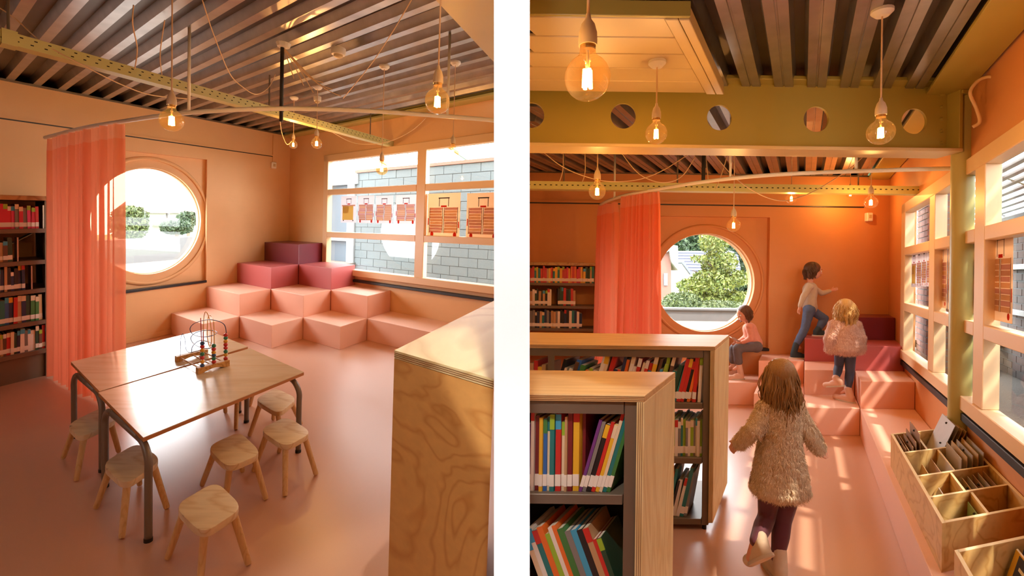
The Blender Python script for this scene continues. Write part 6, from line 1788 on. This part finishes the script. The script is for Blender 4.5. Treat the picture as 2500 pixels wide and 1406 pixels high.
def fillG(mb):
    axG[0] = head_fill(mb, hd, fwdG, 0.18)
    cap_pts(mb, g(1905, 950), g(1905, 992), 0.034, 0.04)
    cap_pts(mb, shL, shR, 0.045, 0.045); cap_pts(mb, g(1904, 1010), g(1904, 1100), 0.085, 0.075); cap_pts(mb, g(1904, 1100), g(1904, 1170), 0.075, 0.09)
    for a_, b_, c_ in ((shL, elL, wrL), (shR, elR, wrR)):
        cap_pts(mb, a_, b_, 0.034, 0.027); cap_pts(mb, b_, c_, 0.027, 0.018)
    hand(mb, wrL, wrL - elL, Vector((0, 0.3, 1)), 1.0, 0.5); hand(mb, wrR, wrR - elR, Vector((0, 0.3, 1)), 1.0, 0.5)
    for a_, b_, c_ in ((hipL, knL, anL), (hipR, knR, anR)):
        cap_pts(mb, a_, b_, 0.058, 0.040); cap_pts(mb, b_, b_.lerp(c_, 0.4), 0.040, 0.041); cap_pts(mb, b_.lerp(c_, 0.4), c_, 0.041, 0.027)
    cap_pts(mb, anR, anR + Vector((0.02, 0.10, -0.06)), 0.027, 0.022); cap_pts(mb, anL, anL + Vector((-0.02, 0.02, -0.10)), 0.027, 0.022)
fused('body', fillG, 0.0048, M_SKIN, t, 4)
face_parts(t, hd, axG[0], 0.18)
def coatG(mb):
    cap_pts(mb, shL + Vector((0, 0, 0.008)), shR + Vector((0, 0, 0.008)), 0.048, 0.048)
    cap_pts(mb, g(1904, 1005), g(1904, 1070), 0.092, 0.098)
    for k in range(9):
        f = k / 8
        cx_ = g(1904 + 0 * f, 1070 + 120 * f)
        mb.ball(cx_, 1.0, 16, 8, scale=(0.104 + 0.048 * f, 0.092 + 0.03 * f, 0.05))
    for a_, b_, c_ in ((shL, elL, wrL), (shR, elR, wrR)):
        cap_pts(mb, a_, b_, 0.044, 0.039); cap_pts(mb, b_, b_.lerp(c_, 0.88), 0.039, 0.033)
co = fused('coat', coatG, 0.009, M_COAT, t, 5, 0.02, 0.05)
fur(co, 46000, 0.030, M_FURB, 3, 1.0, 0.0016)
for a_, b_, c_, nm in ((hipL, knL, anL, 'tights'), (hipR, knR, anR, 'tights')):
    def tg(mb, a_=a_, b_=b_, c_=c_):
        cap_pts(mb, a_, b_, 0.064, 0.046); cap_pts(mb, b_, b_.lerp(c_, 0.4), 0.046, 0.047); cap_pts(mb, b_.lerp(c_, 0.4), c_, 0.047, 0.034)
    fused(nm, tg, 0.008, M_LEG1, t, 4)
shoe(t, anR, (0.0, 1), 0.0, M_BOOT, M_SOLE, 1.12, 0, 0.045, knR)
shoe(t, anL, (-0.25, 1), None, M_BOOT, M_SOLE, 1.08, 0.75, 0.045, knL)
hair_build(t, hd, axG[0], 0.175, M_HAIRB, 0.29, 0.75, 90, 4, curl=0.009)

# ---------------------------------------------------------------- girl in the fluffy pink jacket on the low block
YJ = 5.30
g = J(YJ)
t = root('person', Vector((g(2068, 970).x, YJ, 0.28)), 'blonde girl in a fluffy pink jacket and blue leggings climbing the steps', 'person')
M_HAIRY = hairm('blonde_hair', (196, 158, 96)); M_JACK = mat('fluffy_pink', (224, 178, 158), rough=0.85, var=0.15, scale=30); M_FURP = furm('pink_pile', (238, 204, 186), (206, 158, 140))
M_LEG2 = mat('navy_leggings', (62, 68, 92), rough=0.7, var=0.1, scale=60); M_SHOEP = mat('pale_pink_shoe', (216, 172, 148), rough=0.6)
hd = g(2063, 752); ax_ = [None]
shL, shR = g(2040, 794), g(2086, 794)
elL, elR = g(2026, 826, -0.02), g(2100, 826, -0.02); wrL, wrR = g(2026, 853, 0.03), g(2100, 853, 0.03)
hipL, hipR = g(2052, 852), g(2076, 852); knL, knR = g(2048, 893, 0.12), g(2075, 908, 0.02); anL, anR = g(2041, 925, 0.02), g(2070, 952)
def fillJ(mb):
    ax_[0] = head_fill(mb, hd, Vector((0.25, 1, 0.1)), 0.185)
    cap_pts(mb, g(2063, 770), g(2063, 792), 0.032, 0.036); cap_pts(mb, shL, shR, 0.042, 0.042)
    cap_pts(mb, g(2063, 800), g(2063, 830), 0.08, 0.072); cap_pts(mb, g(2063, 830), g(2064, 850), 0.072, 0.085)
    for a_, b_, c_ in ((shL, elL, wrL), (shR, elR, wrR)):
        cap_pts(mb, a_, b_, 0.032, 0.025); cap_pts(mb, b_, c_, 0.025, 0.017)
        hand(mb, c_, c_ - b_, Vector((0, 1, 0.2)), 0.95, 0.5)
    for a_, b_, c_ in ((hipL, knL, anL), (hipR, knR, anR)):
        cap_pts(mb, a_, b_, 0.055, 0.038); cap_pts(mb, b_, b_.lerp(c_, 0.4), 0.038, 0.038); cap_pts(mb, b_.lerp(c_, 0.4), c_, 0.038, 0.024)
    cap_pts(mb, anR, anR + Vector((-0.01, 0.07, -0.05)), 0.024, 0.02); cap_pts(mb, anL, anL + Vector((0, 0.06, -0.06)), 0.024, 0.02)
fused('body', fillJ, 0.0055, M_SKIN, t, 4)
face_parts(t, hd, ax_[0], 0.185)
def jack(mb):
    cap_pts(mb, shL, shR, 0.062, 0.062)
    for k in range(7):
        f = k / 6; mb.ball(g(2063, 800 + 48 * f), 1.0, 16, 8, scale=(0.125 + 0.045 * f, 0.105 + 0.02 * f, 0.06))
    for a_, b_, c_ in ((shL, elL, wrL), (shR, elR, wrR)):
        cap_pts(mb, a_, b_, 0.055, 0.048); cap_pts(mb, b_, b_.lerp(c_, 0.85), 0.048, 0.042)
co = fused('jacket', jack, 0.011, M_JACK, t, 4, 0.02, 0.05)
fur(co, 26000, 0.042, M_FURP, 5, 1.0, 0.0022)
for a_, b_, c_ in ((hipL, knL, anL), (hipR, knR, anR)):
    def tg(mb, a_=a_, b_=b_, c_=c_):
        cap_pts(mb, a_, b_, 0.061, 0.044); cap_pts(mb, b_, b_.lerp(c_, 0.4), 0.044, 0.044); cap_pts(mb, b_.lerp(c_, 0.4), b_.lerp(c_, 0.85), 0.044, 0.032)
    fused('leggings', tg, 0.009, M_LEG2, t, 4)
shoe(t, anR, (-0.5, 1), 0.28, M_SHOEP, M_SOLE, 1.1); shoe(t, anL, (-0.6, 1), None, M_SHOEP, M_SOLE, 1.05, 0.25)
hair_build(t, hd, ax_[0], 0.19, M_HAIRY, 0.19, 0.9, 70, 9, curl=0.012, wide=1.9)

# ---------------------------------------------------------------- climbing child in profile
YC = 6.42
g = J(YC)
t = root('person', Vector((g(1952, 858).x, YC, 0.56)), 'child in a grey shirt and blue jeans stepping up the blocks towards the window', 'person')
M_HAIRD = hairm('dark_brown_hair', (84, 54, 34)); M_SHIRT = mat('grey_shirt', (192, 172, 148), rough=0.85, var=0.08, scale=30, bump=0.2); M_JEAN = mat('blue_denim', (84, 100, 132), rough=0.85, var=0.2, scale=80)
M_SNEAK = mat('dark_teal_sneaker', (44, 60, 68), rough=0.6); M_WSOLE = mat('white_sole', (216, 210, 200), rough=0.6)
hd = g(1985, 661); ax_ = [None]
shN, shF = g(1976, 699, -0.10), g(1980, 699, 0.10)
elN, elF = g(1960, 727, -0.13), g(2006, 716, 0.12); wrN, wrF = g(1952, 752, -0.11), g(2030, 709, 0.10)
hipN, hipF = g(1975, 757, -0.055), g(1979, 757, 0.055); knN, knF = g(1965, 803, -0.06), g(2013, 777, 0.05); anN, anF = g(1944, 842, -0.06), g(1999, 803, 0.05)
def fillC(mb):
    ax_[0] = head_fill(mb, hd, Vector((1, -0.12, -0.05)), 0.215)
    cap_pts(mb, g(1979, 675), g(1978, 695), 0.032, 0.036); cap_pts(mb, shN, shF, 0.042, 0.042)
    cap_pts(mb, g(1978, 705), g(1976, 735), 0.078, 0.07); cap_pts(mb, g(1976, 735), g(1977, 755), 0.07, 0.078)
    for a_, b_, c_ in ((shN, elN, wrN), (shF, elF, wrF)):
        cap_pts(mb, a_, b_, 0.031, 0.025); cap_pts(mb, b_, c_, 0.025, 0.017); hand(mb, c_, c_ - b_, Vector((0.5, 0, 0.7)), 0.95, 0.55)
    for a_, b_, c_ in ((hipN, knN, anN), (hipF, knF, anF)):
        cap_pts(mb, a_, b_, 0.056, 0.039); cap_pts(mb, b_, b_.lerp(c_, 0.4), 0.039, 0.039); cap_pts(mb, b_.lerp(c_, 0.4), c_, 0.039, 0.024)
        cap_pts(mb, c_, c_ + Vector((0.05, 0, -0.035)), 0.024, 0.016)
fused('body', fillC, 0.0055, M_SKIN, t, 4)
face_parts(t, hd, ax_[0], 0.215)
def shirt(mb):
    cap_pts(mb, shN, shF, 0.05, 0.05); cap_pts(mb, g(1978, 705), g(1976, 735), 0.090, 0.084); cap_pts(mb, g(1976, 735), g(1977, 750), 0.084, 0.090)
    for a_, b_, c_ in ((shN, elN, wrN), (shF, elF, wrF)):
        cap_pts(mb, a_, b_, 0.042, 0.036); cap_pts(mb, b_, b_.lerp(c_, 0.8), 0.036, 0.028)
fused('shirt', shirt, 0.010, M_SHIRT, t, 4, 0.012, 0.06)
def jeans(mb):
    cap_pts(mb, hipN, hipF, 0.075, 0.075)
    for a_, b_, c_ in ((hipN, knN, anN), (hipF, knF, anF)):
        cap_pts(mb, a_, b_, 0.068, 0.050); cap_pts(mb, b_, b_.lerp(c_, 0.4), 0.050, 0.050); cap_pts(mb, b_.lerp(c_, 0.4), b_.lerp(c_, 0.92), 0.050, 0.040)
fused('jeans', jeans, 0.010, M_JEAN, t, 4, 0.012, 0.05)
shoe(t, anN, (1, -0.05), 0.56, M_SNEAK, M_WSOLE, 1.15); shoe(t, anF, (1, 0), 0.84, M_SNEAK, M_WSOLE, 1.15)
hair_build(t, hd, ax_[0], 0.215, M_HAIRD, 0.13, 0.7, 60, 12, curl=0.006, wide=1.5)

# ---------------------------------------------------------------- seated reader
YS = 6.42
g = J(YS)
t = root('person', Vector((g(1845, 850).x, YS, 0.56)), 'child in a pink sweater and grey trousers sitting sideways reading a booklet', 'person')
M_HAIRM = hairm('brown_hair', (104, 66, 42)); M_PINK = mat('pink_sweater', (222, 150, 128), rough=0.9, var=0.08, scale=40, bump=0.2); M_GREYT = mat('grey_trousers', (104, 96, 98), rough=0.85, var=0.1, scale=40)
hd = g(1817, 765); ax_ = [None]
shN, shF = g(1829, 797, -0.10), g(1827, 797, 0.10)
elN, elF = g(1834, 826, -0.13), g(1820, 824, 0.12); wrN, wrF = g(1808, 838, -0.07), g(1800, 836, 0.06)
hipN, hipF = g(1846, 846, -0.06), g(1846, 846, 0.06); knN, knF = g(1799, 850, -0.08), g(1791, 850, 0.07); anN, anF = g(1804, 894, -0.07), g(1790, 892, 0.06)
def fillS(mb):
    ax_[0] = head_fill(mb, hd, Vector((-1, -0.15, -0.35)), 0.2)
    cap_pts(mb, g(1822, 778), g(1827, 794), 0.031, 0.035); cap_pts(mb, shN, shF, 0.042, 0.042)
    cap_pts(mb, g(1830, 803), g(1838, 826), 0.075, 0.07); cap_pts(mb, g(1838, 826), g(1844, 842), 0.07, 0.08)
    for a_, b_, c_ in ((shN, elN, wrN), (shF, elF, wrF)):
        cap_pts(mb, a_, b_, 0.031, 0.025); cap_pts(mb, b_, c_, 0.025, 0.017); hand(mb, c_, c_ - b_, Vector((0, 0.1, 1)), 0.95, 0.6)
    for a_, b_, c_ in ((hipN, knN, anN), (hipF, knF, anF)):
        cap_pts(mb, a_, b_, 0.056, 0.039); cap_pts(mb, b_, b_.lerp(c_, 0.4), 0.039, 0.039); cap_pts(mb, b_.lerp(c_, 0.4), c_, 0.039, 0.024)
        cap_pts(mb, c_, c_ + Vector((-0.06, 0, -0.04)), 0.024, 0.02)
fused('body', fillS, 0.0055, M_SKIN, t, 4)
face_parts(t, hd, ax_[0], 0.2)
def swt(mb):
    cap_pts(mb, shN, shF, 0.05, 0.05); cap_pts(mb, g(1830, 803), g(1838, 826), 0.088, 0.09); cap_pts(mb, g(1838, 826), g(1843, 838), 0.09, 0.095)
    for a_, b_, c_ in ((shN, elN, wrN), (shF, elF, wrF)):
        cap_pts(mb, a_, b_, 0.044, 0.038); cap_pts(mb, b_, b_.lerp(c_, 0.85), 0.038, 0.028)
fused('sweater', swt, 0.010, M_PINK, t, 4, 0.012, 0.06)
def trs(mb):
    cap_pts(mb, hipN, hipF, 0.08, 0.08)
    for a_, b_, c_ in ((hipN, knN, anN), (hipF, knF, anF)):
        cap_pts(mb, a_, b_, 0.070, 0.056); cap_pts(mb, b_, b_.lerp(c_, 0.72), 0.056, 0.054)
fused('trousers', trs, 0.010, M_GREYT, t, 4, 0.012, 0.06)
shoe(t, anN, (-1, -0.1), 0.28, M_SHOEP, M_SOLE, 1.1); shoe(t, anF, (-1, 0.1), 0.28, M_SHOEP, M_SOLE, 1.1)
hair_build(t, hd, ax_[0], 0.2, M_HAIRM, 0.13, 0.8, 60, 15, curl=0.008, wide=1.6)
# the booklet held in both hands
bk = root('booklet', (wrN + wrF) / 2 + Vector((-0.04, 0, 0.02)), 'small open booklet with a green picture in the hands of the seated child', 'booklet')
cc = (wrN + wrF) / 2 + Vector((-0.055, 0, 0.03))
for sg in (-1, 1):
    m = MB(); f = lambda x, y, z, sg=sg: cc + Vector((-0.045 + 0.09 * x - z, sg * y * 0.075, 0.03 - 0.05 * x + 0.02 * y + z))
    m.fbox(f, (0, 1), (0, 1), (0, 0.003)); pg = m.build('page', M_LBL, bk)
    m = MB(); m.fbox(f, (0.2, 0.8), (0.2, 0.8), (0.0031, 0.0036)); m.build('picture', mat('green_print', (104, 148, 108), rough=0.7), pg)
